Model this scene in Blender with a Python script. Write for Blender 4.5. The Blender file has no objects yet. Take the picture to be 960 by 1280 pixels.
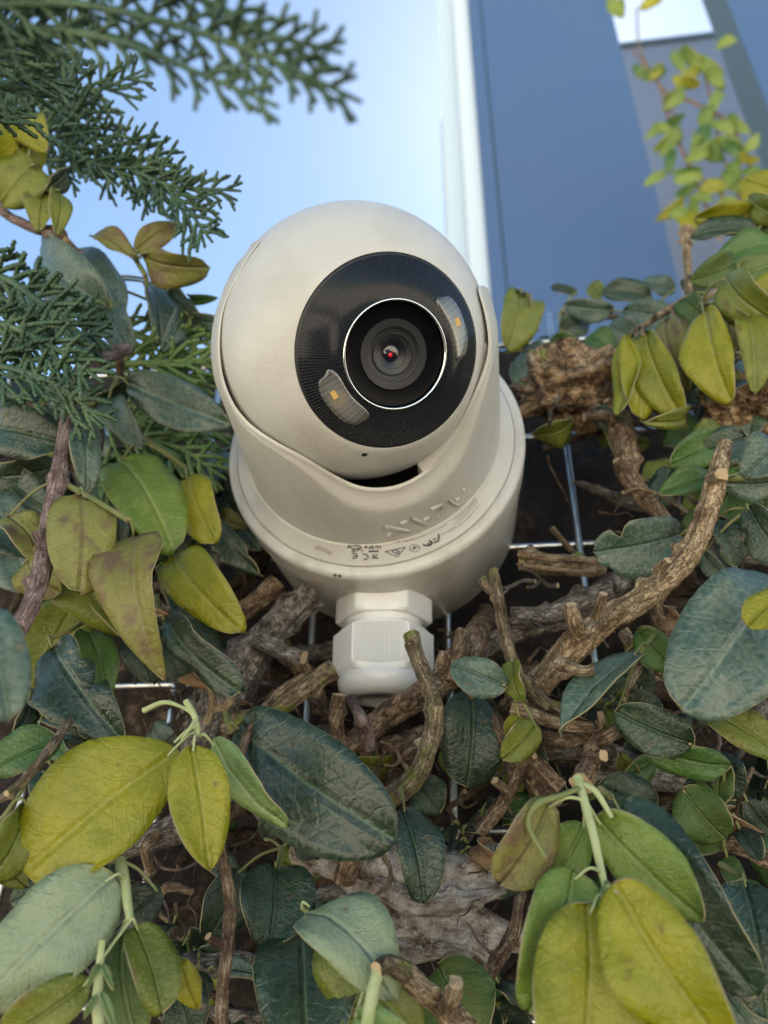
import bpy, bmesh, math, random
import numpy as np
from mathutils import Vector, Matrix, noise
from mathutils.bvhtree import BVHTree
R = math.radians
PI = math.pi
random.seed(7)
SC = bpy.context.scene

# ------------------------------------------------------------------ camera
YAW, PITCH, ROLL, FPX = 0.1330, 0.5013, 0.0127, 927.2
CAM = Vector((0.0374, -0.29484, -0.1685))
fwd = Vector((-math.sin(YAW)*math.cos(PITCH), math.cos(YAW)*math.cos(PITCH), math.sin(PITCH)))
rt = fwd.cross(Vector((0, 0, 1))).normalized(); up = rt.cross(fwd)
rt, up = rt*math.cos(ROLL)+up*math.sin(ROLL), up*math.cos(ROLL)-rt*math.sin(ROLL)
cd = bpy.data.cameras.new("camera"); cam = bpy.data.objects.new("camera", cd)
SC.collection.objects.link(cam); SC.camera = cam
mw = Matrix((rt, up, -fwd)).transposed().to_4x4(); mw.translation = CAM
cam.matrix_world = mw
cd.sensor_fit = 'VERTICAL'; cd.sensor_height = 36; cd.lens = FPX/1280*36
cd.clip_start = 0.005; cd.clip_end = 2000
cd.dof.use_dof = True; cd.dof.focus_distance = 0.205; cd.dof.aperture_fstop = 14

# ------------------------------------------------------------------ light
SUN_EL, SUN_AZ = R(57), R(14)          # azimuth from +Y towards +X
EXPO = 2.36
w = bpy.data.worlds.new("World"); SC.world = w; w.use_nodes = True
nt = w.node_tree; bg = nt.nodes['Background']
sky = nt.nodes.new('ShaderNodeTexSky'); sky.sky_type = 'NISHITA'; sky.sun_disc = False
sky.sun_elevation = SUN_EL; sky.sun_rotation = SUN_AZ
sky.air_density = 1.0; sky.dust_density = .20; sky.ozone_density = 1.2
wb = nt.nodes.new('ShaderNodeVectorMath'); wb.operation = 'MULTIPLY'; wb.inputs[1].default_value = (1.0, 1.035, .965)   # white balance of the daylight
nt.links.new(sky.outputs[0], wb.inputs[0]); nt.links.new(wb.outputs[0], bg.inputs[0]); bg.inputs[1].default_value = 0.05
ld = bpy.data.lights.new("sun", 'SUN'); ld.energy = 5.0; ld.angle = R(0.5); ld.color = (1, .95, .87)
sun = bpy.data.objects.new("sun", ld); SC.collection.objects.link(sun)
sd = Vector((math.sin(SUN_AZ)*math.cos(SUN_EL), math.cos(SUN_AZ)*math.cos(SUN_EL), math.sin(SUN_EL)))
sun.rotation_euler = sd.to_track_quat('Z', 'Y').to_euler(); sun.location = (0, 0, 8)
SC.view_settings.view_transform = 'Standard'; SC.view_settings.look = 'None'
SC.view_settings.exposure = EXPO; SC.view_settings.gamma = 1
SC.cycles.use_denoising = True
SC.cycles.max_bounces = 8; SC.cycles.transparent_max_bounces = 8

# ------------------------------------------------------------------ helpers
def ray(px, py):
    return fwd + rt*((px-480)/FPX) + up*((640-py)/FPX)
def at(px, py, Y):                      # point of the place seen at that spot, on the plane y=Y
    d = ray(px, py); return CAM + d*((Y-CAM.y)/d.y)
def depth(p): return (Vector(p)-CAM).dot(fwd)
def px2m(p): return depth(p)/FPX        # metres covered by one photo pixel there

def link(o): SC.collection.objects.link(o); return o
def tag(o, label=None, cat=None, group=None, kind=None):
    if label: o['label'] = label
    if cat: o['category'] = cat
    if group: o['group'] = group
    if kind: o['kind'] = kind
    return o
def empty(name, loc, label, cat, group=None):
    o = bpy.data.objects.new(name, None); o.location = loc; o.empty_display_size = .01
    link(o); return tag(o, label, cat, group)
def mesh_obj(name, verts, faces, mats, parent=None, smooth=True, uvs=None, mi=None, world=True):
    """verts in world space; stored relative to the parent's location"""
    off = parent_loc(parent) if (parent and world) else Vector((0, 0, 0))
    me = bpy.data.meshes.new(name)
    me.from_pydata([tuple(Vector(v)-off) for v in verts], [], faces)
    if not isinstance(mats, (list, tuple)): mats = [mats]
    for m in mats: me.materials.append(m)
    if smooth: me.polygons.foreach_set('use_smooth', [True]*len(me.polygons))
    if mi: me.polygons.foreach_set('material_index', mi)
    if uvs:
        uvl = me.uv_layers.new(name='UVMap')
        li = [l.vertex_index for l in me.loops]
        flat = []
        for i in li: flat += uvs[i]
        uvl.data.foreach_set('uv', flat)
    me.update()
    o = bpy.data.objects.new(name, me); link(o)
    if parent: o.parent = parent
    return o
def parent_loc(p):
    l = Vector((0, 0, 0))
    while p: l += p.location; p = p.parent
    return l
def sharp(o, ang=35):
    for p in o.data.polygons: p.use_smooth = True
    o.data.set_sharp_from_angle(angle=R(ang))

def catmull(P, n):
    """P list of tuples (any dim) -> n+1 samples"""
    P = [np.array(p, float) for p in P]
    if len(P) == 2:
        return [P[0]+(P[1]-P[0])*i/n for i in range(n+1)]
    Q = [2*P[0]-P[1]]+P+[2*P[-1]-P[-2]]
    out = []; m = len(P)-1
    for i in range(n+1):
        t = i/n*m; k = min(int(t), m-1); u = t-k
        a, b, c, d = Q[k:k+4]
        out.append(.5*((2*b)+(c-a)*u+(2*a-5*b+4*c-d)*u*u+(3*b-a-3*c+d)*u**3))
    return out

def tube(P, n, sides=8, rough=0.0, knobs=0, seed=0, cap=True, nscale=1.0, ringy=0.0, bead=None):
    """P: list of (x,y,z,r). returns verts, faces, uvs, mi (1 = end cap)"""
    rnd = random.Random(seed)
    S = catmull(P, n)
    pts = [Vector(s[:3]) for s in S]; rad = [max(float(s[3]), 1e-5) for s in S]
    L = [0]
    for i in range(1, len(pts)): L.append(L[-1]+(pts[i]-pts[i-1]).length)
    T0 = (pts[1]-pts[0]).normalized()
    N = T0.orthogonal().normalized()
    kn = [(rnd.random()*L[-1], rnd.random()*2*PI, .35+.6*rnd.random()) for _ in range(knobs)]
    V = []; F = []; U = []; MI = []
    off = Vector((rnd.random()*50, rnd.random()*50, rnd.random()*50))
    for i, p in enumerate(pts):
        T = (pts[min(i+1, len(pts)-1)]-pts[max(i-1, 0)]).normalized()
        N = (N-T*N.dot(T)).normalized(); Bn = T.cross(N)
        r0 = rad[i]
        if bead: r0 *= bead(L[i])
        if ringy: r0 *= 1+ringy*noise.noise(Vector((L[i]/(rad[i]*.55), seed*3.1, 0)))
        for k in range(sides):
            a = 2*PI*k/sides
            d = N*math.cos(a)+Bn*math.sin(a); r = r0
            if rough:
                q = (p+d*r0)/max(max(rad), 1e-4)*nscale+off
                q2 = Vector((math.cos(a)*1.6, math.sin(a)*1.6, L[i]/max(rad)*.28*nscale))+off
                r *= 1+rough*(noise.noise(q2)*1.2+.5*noise.noise(q2*2.7)+.35*noise.noise(q*2.2))
            for (s, ka, kh) in kn:
                ds = (L[i]-s)/(rad[i]*.55); da = math.atan2(math.sin(a-ka), math.cos(a-ka))/.55
                r += rad[i]*kh*math.exp(-ds*ds-da*da)
            V.append(p+d*r); U.append((k/sides, L[i]*100))
    for i in range(len(pts)-1):
        for k in range(sides):
            k2 = (k+1) % sides
            F.append((i*sides+k, i*sides+k2, (i+1)*sides+k2, (i+1)*sides+k)); MI.append(0)
    if cap:
        for e in (0, len(pts)-1):
            base = len(V)
            for k in range(sides):
                V.append(V[e*sides+k].copy()); U.append((k/sides, 0))
            c = len(V); T = (pts[1]-pts[0]) if e == 0 else (pts[-2]-pts[-1])
            V.append(pts[e]-T.normalized()*rad[e]*.18); U.append((.5, .5))
            for k in range(sides):
                k2 = (k+1) % sides
                F.append((base+k2, base+k, c) if e == 0 else (base+k, base+k2, c)); MI.append(1)
    return V, F, U, MI
class Acc:
    def __init__(s): s.V = []; s.F = []; s.U = []; s.M = []
    def add(s, V, F, U=None, M=None):
        b = len(s.V); s.V += [Vector(v) for v in V]
        s.F += [tuple(i+b for i in f) for f in F]
        s.U += list(U) if U else [(0, 0)]*len(V)
        s.M += list(M) if M else [0]*len(F)
    def obj(s, name, mats, parent=None, smooth=True):
        return mesh_obj(name, s.V, s.F, mats, parent, smooth, s.U, s.M)

# ------------------------------------------------------------------ node helpers
def newmat(name):
    m = bpy.data.materials.new(name); m.use_nodes = True
    return m, m.node_tree.nodes, m.node_tree.links, m.node_tree.nodes['Principled BSDF']
def nd(N, t, **k):
    n = N.new(t)
    for a, b in k.items(): setattr(n, a, b)
    return n
def ramp(N, stops):
    n = N.new('ShaderNodeValToRGB'); e = n.color_ramp.elements
    while len(e) > 1: e.remove(e[-1])
    e[0].position = stops[0][0]; e[0].color = (*stops[0][1], 1)
    for p, c in stops[1:]:
        x = e.new(p); x.color = (*c, 1)
    return n
def math_n(N, L, op, a, b=None, clamp=False):
    n = N.new('ShaderNodeMath'); n.operation = op; n.use_clamp = clamp
    for i, v in enumerate((a, b)):
        if v is None: continue
        if isinstance(v, (int, float)): n.inputs[i].default_value = v
        else: L.new(v, n.inputs[i])
    return n.outputs[0]
def mixc(N, L, f, a, b, mode='MIX'):
    n = N.new('ShaderNodeMix'); n.data_type = 'RGBA'; n.blend_type = mode
    if isinstance(f, (int, float)): n.inputs[0].default_value = f
    else: L.new(f, n.inputs[0])
    for i, v in ((6, a), (7, b)):
        if isinstance(v, tuple): n.inputs[i].default_value = (*v, 1)
        else: L.new(v, n.inputs[i])
    return n.outputs[2]

def leaf_mat(name, c1, c2, vein, rough, dusty=0.0, dustc=(.25, .3, .3), trans=.25, tcol=None, spot=0.0, spotc=(.16, .08, .03), bumpy=1.0, spec=.5):
    m, N, L, P = newmat(name)
    tc = nd(N, 'ShaderNodeTexCoord'); uv = nd(N, 'ShaderNodeSeparateXYZ'); L.new(tc.outputs['UV'], uv.inputs[0])
    oi = nd(N, 'ShaderNodeObjectInfo')
    xa = math_n(N, L, 'ABSOLUTE', uv.outputs[0])                      # |x|/len
    wob = nd(N, 'ShaderNodeTexNoise'); wob.inputs['Scale'].default_value = 5; L.new(tc.outputs['UV'], wob.inputs['Vector'])
    s = math_n(N, L, 'SUBTRACT', uv.outputs[1], math_n(N, L, 'MULTIPLY', xa, .75))
    s = math_n(N, L, 'ADD', s, math_n(N, L, 'MULTIPLY', wob.outputs[0], .16))
    fr = math_n(N, L, 'ABSOLUTE', math_n(N, L, 'SUBTRACT', math_n(N, L, 'FRACT', math_n(N, L, 'MULTIPLY', s, 9.2)), .5))
    lat = math_n(N, L, 'SUBTRACT', 1, math_n(N, L, 'MULTIPLY', fr, 11), True)
    mid = math_n(N, L, 'SUBTRACT', 1, math_n(N, L, 'DIVIDE', xa, .013), True)
    mid2 = math_n(N, L, 'SUBTRACT', 1, math_n(N, L, 'DIVIDE', xa, .035), True)
    vn = math_n(N, L, 'MAXIMUM', math_n(N, L, 'MULTIPLY', lat, .32), mid)
    # fine net of veins
    vo = nd(N, 'ShaderNodeTexVoronoi', feature='DISTANCE_TO_EDGE'); vo.inputs['Scale'].default_value = 17
    L.new(tc.outputs['UV'], vo.inputs['Vector'])
    net = math_n(N, L, 'MULTIPLY', vo.outputs[0], 5, True)
    n1 = nd(N, 'ShaderNodeTexNoise'); n1.inputs['Scale'].default_value = 90; n1.inputs['Detail'].default_value = 5
    L.new(tc.outputs['Object'], n1.inputs['Vector'])
    n2 = nd(N, 'ShaderNodeTexNoise'); n2.inputs['Scale'].default_value = 700; n2.inputs['Detail'].default_value = 4
    L.new(tc.outputs['Object'], n2.inputs['Vector'])
    r1 = ramp(N, [(.32, c1), (.68, c2)]); 
    L.new(math_n(N, L, 'ADD', n1.outputs[0], math_n(N, L, 'MULTIPLY', math_n(N, L, 'SUBTRACT', oi.outputs['Random'], .5), .28)), r1.inputs[0])
    col = mixc(N, L, math_n(N, L, 'MULTIPLY', vn, .85), r1.outputs[0], vein)
    col = mixc(N, L, math_n(N, L, 'MULTIPLY', math_n(N, L, 'SUBTRACT', 1, net), .09), col, vein)
    n7 = nd(N, 'ShaderNodeTexNoise'); n7.inputs['Scale'].default_value = 2.2; n7.inputs['Detail'].default_value = 2; n7.noise_dimensions = '4D'
    L.new(tc.outputs['UV'], n7.inputs['Vector']); L.new(math_n(N, L, 'MULTIPLY', oi.outputs['Random'], 40), n7.inputs['W'])
    gm = math_n(N, L, 'MULTIPLY', math_n(N, L, 'SUBTRACT', n7.outputs[0], .42), 3.2, True)
    col = mixc(N, L, math_n(N, L, 'MULTIPLY', gm, .4), col, (c1[0]*.55, c1[1]*.80, c1[2]*1.3))
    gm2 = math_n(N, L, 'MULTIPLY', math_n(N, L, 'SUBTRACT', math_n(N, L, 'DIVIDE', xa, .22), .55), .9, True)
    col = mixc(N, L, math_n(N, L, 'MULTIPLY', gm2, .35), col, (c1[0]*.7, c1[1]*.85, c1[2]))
    if dusty:
        d = math_n(N, L, 'MULTIPLY', math_n(N, L, 'SUBTRACT', n2.outputs[0], .30), 1.6*dusty, True)
        d = math_n(N, L, 'MULTIPLY', d, math_n(N, L, 'MULTIPLY', n1.outputs[0], 1.6), True)
        col = mixc(N, L, d, col, dustc)
    n4 = nd(N, 'ShaderNodeTexNoise'); n4.inputs['Scale'].default_value = 260; n4.inputs['Detail'].default_value = 6
    L.new(tc.outputs['Object'], n4.inputs['Vector'])
    if spot:
        sp = math_n(N, L, 'MULTIPLY', math_n(N, L, 'SUBTRACT', math_n(N, L, 'ADD', n1.outputs[0], math_n(N, L, 'MULTIPLY', n4.outputs[0], .35)), .92-spot*.22), 7, True)
        col = mixc(N, L, math_n(N, L, 'MULTIPLY', sp, .85), col, spotc)
    specks = math_n(N, L, 'MULTIPLY', math_n(N, L, 'SUBTRACT', n4.outputs[0], .66), 12, True)
    col = mixc(N, L, math_n(N, L, 'MULTIPLY', specks, .5), col, spotc)
    L.new(col, P.inputs['Base Color'])
    P.inputs['Specular IOR Level'].default_value = spec
    L.new(math_n(N, L, 'ADD', rough-.1, math_n(N, L, 'MULTIPLY', n2.outputs[0], .16)), P.inputs['Roughness'])
    P.inputs['Coat Weight'].default_value = .12; P.inputs['Coat Roughness'].default_value = .22
    h = math_n(N, L, 'MULTIPLY', net, .11*bumpy)
    h = math_n(N, L, 'SUBTRACT', h, math_n(N, L, 'MULTIPLY', lat, .14*bumpy))
    h = math_n(N, L, 'SUBTRACT', h, math_n(N, L, 'MULTIPLY', mid2, .9))
    h = math_n(N, L, 'ADD', h, math_n(N, L, 'MULTIPLY', n2.outputs[0], .3))
    n6 = nd(N, 'ShaderNodeTexNoise'); n6.inputs['Scale'].default_value = 16; n6.inputs['Detail'].default_value = 3; n6.inputs['Distortion'].default_value = .6
    L.new(tc.outputs['UV'], n6.inputs['Vector']); h = math_n(N, L, 'ADD', h, math_n(N, L, 'MULTIPLY', n6.outputs[0], .5))
    b = nd(N, 'ShaderNodeBump'); b.inputs['Strength'].default_value = .9; b.inputs['Distance'].default_value = .0008
    L.new(h, b.inputs['Height']); L.new(b.outputs[0], P.inputs['Normal'])
    tr = nd(N, 'ShaderNodeBsdfTranslucent')
    if tcol: L.new(mixc(N, L, .6, col, tcol), tr.inputs[0])
    else: L.new(col, tr.inputs[0])
    L.new(b.outputs[0], tr.inputs[1])
    mx = nd(N, 'ShaderNodeMixShader'); mx.inputs[0].default_value = trans
    L.new(P.outputs[0], mx.inputs[1]); L.new(tr.outputs[0], mx.inputs[2])
    L.new(mx.outputs[0], N['Material Output'].inputs[0])
    return m

def plain(name, col, rough=.5, metal=0., spec=.5, bump=None, coat=0., var=None):
    m, N, L, P = newmat(name)
    P.inputs['Base Color'].default_value = (*col, 1); P.inputs['Roughness'].default_value = rough
    P.inputs['Metallic'].default_value = metal; P.inputs['Specular IOR Level'].default_value = spec
    P.inputs['Coat Weight'].default_value = coat; P.inputs['Coat Roughness'].default_value = .05
    tc = nd(N, 'ShaderNodeTexCoord')
    if var:
        sc, amt, c2 = var
        n = nd(N, 'ShaderNodeTexNoise'); n.inputs['Scale'].default_value = sc; n.inputs['Detail'].default_value = 6
        L.new(tc.outputs['Object'], n.inputs['Vector'])
        f = math_n(N, L, 'MULTIPLY', math_n(N, L, 'SUBTRACT', n.outputs[0], .5), amt*4, True)
        L.new(mixc(N, L, f, col, c2), P.inputs['Base Color'])
    if bump:
        sc, dist = bump
        n = nd(N, 'ShaderNodeTexNoise'); n.inputs['Scale'].default_value = sc; n.inputs['Detail'].default_value = 3
        L.new(tc.outputs['Object'], n.inputs['Vector'])
        b = nd(N, 'ShaderNodeBump'); b.inputs['Distance'].default_value = dist; b.inputs['Strength'].default_value = .6
        L.new(n.outputs[0], b.inputs['Height']); L.new(b.outputs[0], P.inputs['Normal'])
    return m

def bark_mat(name, c1, c2, c3, dist=.0008, ringy=1.0, lichen=0.0, crk=1.0):
    m, N, L, P = newmat(name)
    tc = nd(N, 'ShaderNodeTexCoord'); mp = nd(N, 'ShaderNodeMapping'); mp.inputs['Scale'].default_value = (10, 1.1, 1)
    L.new(tc.outputs['UV'], mp.inputs['Vector'])
    n1 = nd(N, 'ShaderNodeTexNoise'); n1.inputs['Scale'].default_value = 1.5; n1.inputs['Detail'].default_value = 8; n1.inputs['Roughness'].default_value = .7
    L.new(mp.outputs[0], n1.inputs['Vector'])
    n2 = nd(N, 'ShaderNodeTexNoise'); n2.inputs['Scale'].default_value = 180; n2.inputs['Detail'].default_value = 7
    L.new(tc.outputs['Object'], n2.inputs['Vector'])
    n3 = nd(N, 'ShaderNodeTexNoise'); n3.inputs['Scale'].default_value = 900; n3.inputs['Detail'].default_value = 3
    L.new(tc.outputs['Object'], n3.inputs['Vector'])
    f = math_n(N, L, 'ADD', math_n(N, L, 'MULTIPLY', n1.outputs[0], .55), math_n(N, L, 'MULTIPLY', n2.outputs[0], .5))
    r = ramp(N, [(.36, tuple(x*.45 for x in c1)), (.44, c1), (.54, c2), (.66, c3)]); L.new(f, r.inputs[0])
    col = r.outputs[0]
    mp3 = nd(N, 'ShaderNodeMapping'); mp3.inputs['Scale'].default_value = (9, 1.5, 1); L.new(tc.outputs['UV'], mp3.inputs['Vector'])
    vd = nd(N, 'ShaderNodeVectorMath', operation='ADD'); L.new(mp3.outputs[0], vd.inputs[0])
    nv2 = nd(N, 'ShaderNodeTexNoise'); nv2.inputs['Scale'].default_value = 3; L.new(mp3.outputs[0], nv2.inputs['Vector']); L.new(nv2.outputs['Color'], vd.inputs[1])
    vo = nd(N, 'ShaderNodeTexVoronoi', feature='DISTANCE_TO_EDGE'); vo.inputs['Scale'].default_value = 1.6; L.new(vd.outputs[0], vo.inputs['Vector'])
    crack = math_n(N, L, 'MULTIPLY', vo.outputs[0], 9, True)
    col = mixc(N, L, math_n(N, L, 'MULTIPLY', math_n(N, L, 'SUBTRACT', 1, crack), .65*crk), col, tuple(x*.4 for x in c1))
    sp = math_n(N, L, 'MULTIPLY', math_n(N, L, 'SUBTRACT', n3.outputs[0], .6), 8, True)
    col = mixc(N, L, math_n(N, L, 'MULTIPLY', sp, .5), col, tuple(min(1, x*1.5) for x in c3))
    if lichen:
        n5 = nd(N, 'ShaderNodeTexNoise'); n5.inputs['Scale'].default_value = 130; L.new(tc.outputs['Object'], n5.inputs['Vector'])
        lf = math_n(N, L, 'MULTIPLY', math_n(N, L, 'SUBTRACT', n5.outputs[0], .66-.15*lichen), 8, True)
        col = mixc(N, L, lf, col, (.2, .22, .05))
    L.new(col, P.inputs['Base Color']); P.inputs['Roughness'].default_value = .8; P.inputs['Specular IOR Level'].default_value = .25
    h = math_n(N, L, 'ADD', math_n(N, L, 'MULTIPLY', n1.outputs[0], 1.0), math_n(N, L, 'MULTIPLY', n3.outputs[0], .4))
    h = math_n(N, L, 'ADD', h, math_n(N, L, 'MULTIPLY', crack, .45*crk))
    if ringy:
        mp2 = nd(N, 'ShaderNodeMapping'); mp2.inputs['Scale'].default_value = (1.5, 14, 1); L.new(tc.outputs['UV'], mp2.inputs['Vector'])
        n4 = nd(N, 'ShaderNodeTexNoise'); n4.inputs['Scale'].default_value = 1.0; n4.inputs['Detail'].default_value = 2
        L.new(mp2.outputs[0], n4.inputs['Vector'])
        h = math_n(N, L, 'ADD', h, math_n(N, L, 'MULTIPLY', n4.outputs[0], .6*ringy))
    b = nd(N, 'ShaderNodeBump'); b.inputs['Distance'].default_value = dist; b.inputs['Strength'].default_value = 1
    L.new(h, b.inputs['Height']); L.new(b.outputs[0], P.inputs['Normal'])
    return m

LM = {
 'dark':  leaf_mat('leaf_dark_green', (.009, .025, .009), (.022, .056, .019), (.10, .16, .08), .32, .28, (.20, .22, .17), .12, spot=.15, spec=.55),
 'blue':  leaf_mat('leaf_blue_green', (.028, .068, .038), (.055, .115, .068), (.15, .23, .16), .38, .65, (.27, .30, .24), .12, spot=.1, spec=.6),
 'green': leaf_mat('leaf_mid_green', (.05, .13, .02), (.11, .21, .035), (.20, .30, .09), .36, .2, (.2, .28, .2), .30, spot=.3),
 'lime':  leaf_mat('leaf_lime_green', (.15, .24, .025), (.25, .34, .05), (.42, .50, .18), .40, .1, (.4, .42, .25), .35, spot=.25),
 'olive': leaf_mat('leaf_olive', (.15, .19, .02), (.27, .29, .03), (.34, .36, .12), .38, .1, (.3, .32, .2), .35, spot=.55),
 'yellow':leaf_mat('leaf_yellow_green', (.25, .26, .006), (.42, .39, .014), (.52, .50, .12), .33, .05, (.45, .45, .2), .38, spot=.4),
 'pale':  leaf_mat('leaf_pale_green', (.17, .29, .07), (.29, .41, .13), (.50, .60, .28), .42, .2, (.45, .5, .38), .35, spot=.15),
 'chalk': leaf_mat('leaf_chalky_green', (.26, .33, .15), (.37, .43, .24), (.52, .58, .38), .5, .4, (.5, .52, .42), .3, spot=.2),
 'brown': leaf_mat('leaf_brown_blotched', (.22, .20, .03), (.32, .32, .06), (.3, .25, .12), .5, .2, (.3, .28, .2), .25, spot=1.2, spotc=(.16, .09, .05)),
 'dead': leaf_mat('leaf_dead_brown', (.16, .085, .035), (.30, .17, .07), (.38, .26, .14), .65, .1, (.3, .25, .2), .15, spot=.6),
 'under': leaf_mat('leaf_underside', (.07, .13, .02), (.14, .21, .04), (.38, .46, .18), .5, .0, (.3, .3, .2), .35, spot=.2),
}
edge_mat = plain('leaf_pale_edge', (.30, .25, .13), .6)
BK = {
 'brown': bark_mat('bark_brown', (.09, .055, .033), (.25, .165, .10), (.48, .36, .24), .0012),
 'tan':   bark_mat('bark_tan', (.20, .13, .07), (.44, .32, .19), (.66, .52, .35), .0012),
 'grey':  bark_mat('bark_grey', (.08, .065, .05), (.22, .19, .16), (.44, .40, .35), .0014, .6),
 'dark':  bark_mat('bark_dark', (.03, .02, .012), (.085, .055, .035), (.18, .125, .085)),
 'lichen':bark_mat('bark_lichen', (.10, .07, .04), (.25, .19, .12), (.42, .35, .24), .0009, .8, .7),
 'purple':bark_mat('bark_smooth_purple', (.11, .07, .06), (.23, .16, .14), (.38, .30, .27), .0004, .4),
 'green': plain('green_stem', (.15, .17, .05), .6, bump=(900, .0005), var=(160, .8, (.30, .22, .10))),
 'pgreen':plain('pale_green_stem', (.38, .42, .20), .7, bump=(1100, .0006), var=(180, .8, (.24, .30, .09))),
}
cut_orange = plain('cut_wood_orange', (.48, .24, .08), .7, bump=(500, .003), var=(400, .8, (.7, .45, .2)))
cut_pale = plain('cut_wood_pale', (.42, .30, .17), .8, bump=(700, .001), var=(500, .6, (.22, .13, .07)))

# ------------------------------------------------------------------ leaf
def leaf(parent, base, tip, w, kind, roll=0., curl=.16, fold=.28, wave=.10, a=.55, b=.62, nu=14, nv=6, notch=None, label=None, twist=0., name='leaf', bite=None, hook=0.):
    """base, tip: (px,py,Y); w: seen width in photo pixels; parts of a shoot"""
    p0 = at(*base); p1 = at(*tip)
    Lv = p1-p0; Ln = Lv.length; yv = Lv/Ln
    midp = (p0+p1)/2; wm = w*px2m(midp)/max(.35, math.cos(R(min(abs(roll), 65))))
    n = (CAM-midp); n = (n-yv*n.dot(yv)).normalized()
    n = Matrix.Rotation(R(roll), 3, yv) @ n
    xv = yv.cross(n)
    rnd = random.Random(int(base[0]*13+base[1]*7+tip[0]))
    tm = a/(a+b); mx = tm**a*(1-tm)**b
    ph = rnd.random()*6; V = []; U = []
    ks = [rnd.uniform(-1, 1) for _ in range(4)]; bendx = rnd.uniform(-.22, .22)
    for i in range(nu+1):
        t = i/nu; tt = .5-.5*math.cos(PI*t); tt = .35*t+.65*tt
        wd = (max(tt, 0)**a*max(1-tt, 0)**b)/mx*wm/2
        wd *= 1+.03*math.sin(tt*9+ph)
        for j in range(nv+1):
            s = -1+2*j/nv
            e = wd
            if bite:
                for (bt, bs, bd) in bite:
                    if s*bs > 0: e *= 1-bd*math.exp(-((tt-bt)/.05)**2)
            x = s*e
            z = -curl*Ln*(4*(tt-.45)**2-.2) - hook*Ln*max(0, tt-.7)**2*4
            z += fold*abs(x) + wave*wm*(math.sin(tt*7+ph+s*1.2)*s*s + .5*ks[0]*math.sin(tt*13+ks[1]*3)*s)
            z += .012*wm*noise.noise(Vector((x/wm*7, tt*7, ph)))*4
            y = tt*Ln; x += bendx*Ln*(tt*tt-tt)
            ang = twist*tt; c_, s_ = math.cos(ang), math.sin(ang)
            V.append((x*c_-z*s_ if twist else x, y, z*c_+x*s_ if twist else z)); U.append((x/Ln, tt))
    F = []
    for i in range(nu):
        for j in range(nv):
            q = i*(nv+1)+j
            F.append((q, q+1, q+nv+2, q+nv+1))
    # skip collapsed quads at the two ends
    me = bpy.data.meshes.new(name); me.from_pydata(V, [], F)
    me.materials.append(LM[kind]); me.materials.append(edge_mat)
    me.polygons.foreach_set('use_smooth', [True]*len(F))
    uvl = me.uv_layers.new(name='UVMap'); flat = []
    for l in me.loops: flat += U[l.vertex_index]
    uvl.data.foreach_set('uv', flat)
    o = bpy.data.objects.new(name, me); link(o)
    M = Matrix((xv, yv, n)).transposed().to_4x4(); M.translation = p0
    if parent:
        o.parent = parent; M.translation = p0-parent_loc(parent)
    o.matrix_local = M
    sm = o.modifiers.new('thickness', 'SOLIDIFY'); sm.thickness = .00035; sm.offset = 0; sm.material_offset_rim = 1; sm.use_even_offset = False
    if label: o['label'] = label
    return o
def stick(parent, pts, bark, n=None, sides=None, rough=.12, knobs=0, cut=None, name='stem', seed=None, ringy=0., label=None, nscale=1.):
    """pts: (px,py,Y,r_px)"""
    P = []
    for (x, y, Y, r) in pts:
        p = at(x, y, Y); P.append((*p, r*px2m(p)))
    tot = sum(math.dist(pts[i][:2], pts[i+1][:2]) for i in range(len(pts)-1))
    mr = max(p[3] for p in pts)
    if n is None: n = int(max(8, min(110, tot/max(2.2, mr*.28))))
    if sides is None: sides = 8 if mr < 5 else (14 if mr < 12 else 22)
    V, F, U, MI = tube(P, n, sides, rough, knobs, seed if seed is not None else int(pts[0][0]*3+pts[0][1]), True, nscale, ringy)
    o = mesh_obj(name, V, F, [BK[bark], cut or cut_pale], parent, True, U, MI)
    if label: o['label'] = label
    return o
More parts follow.
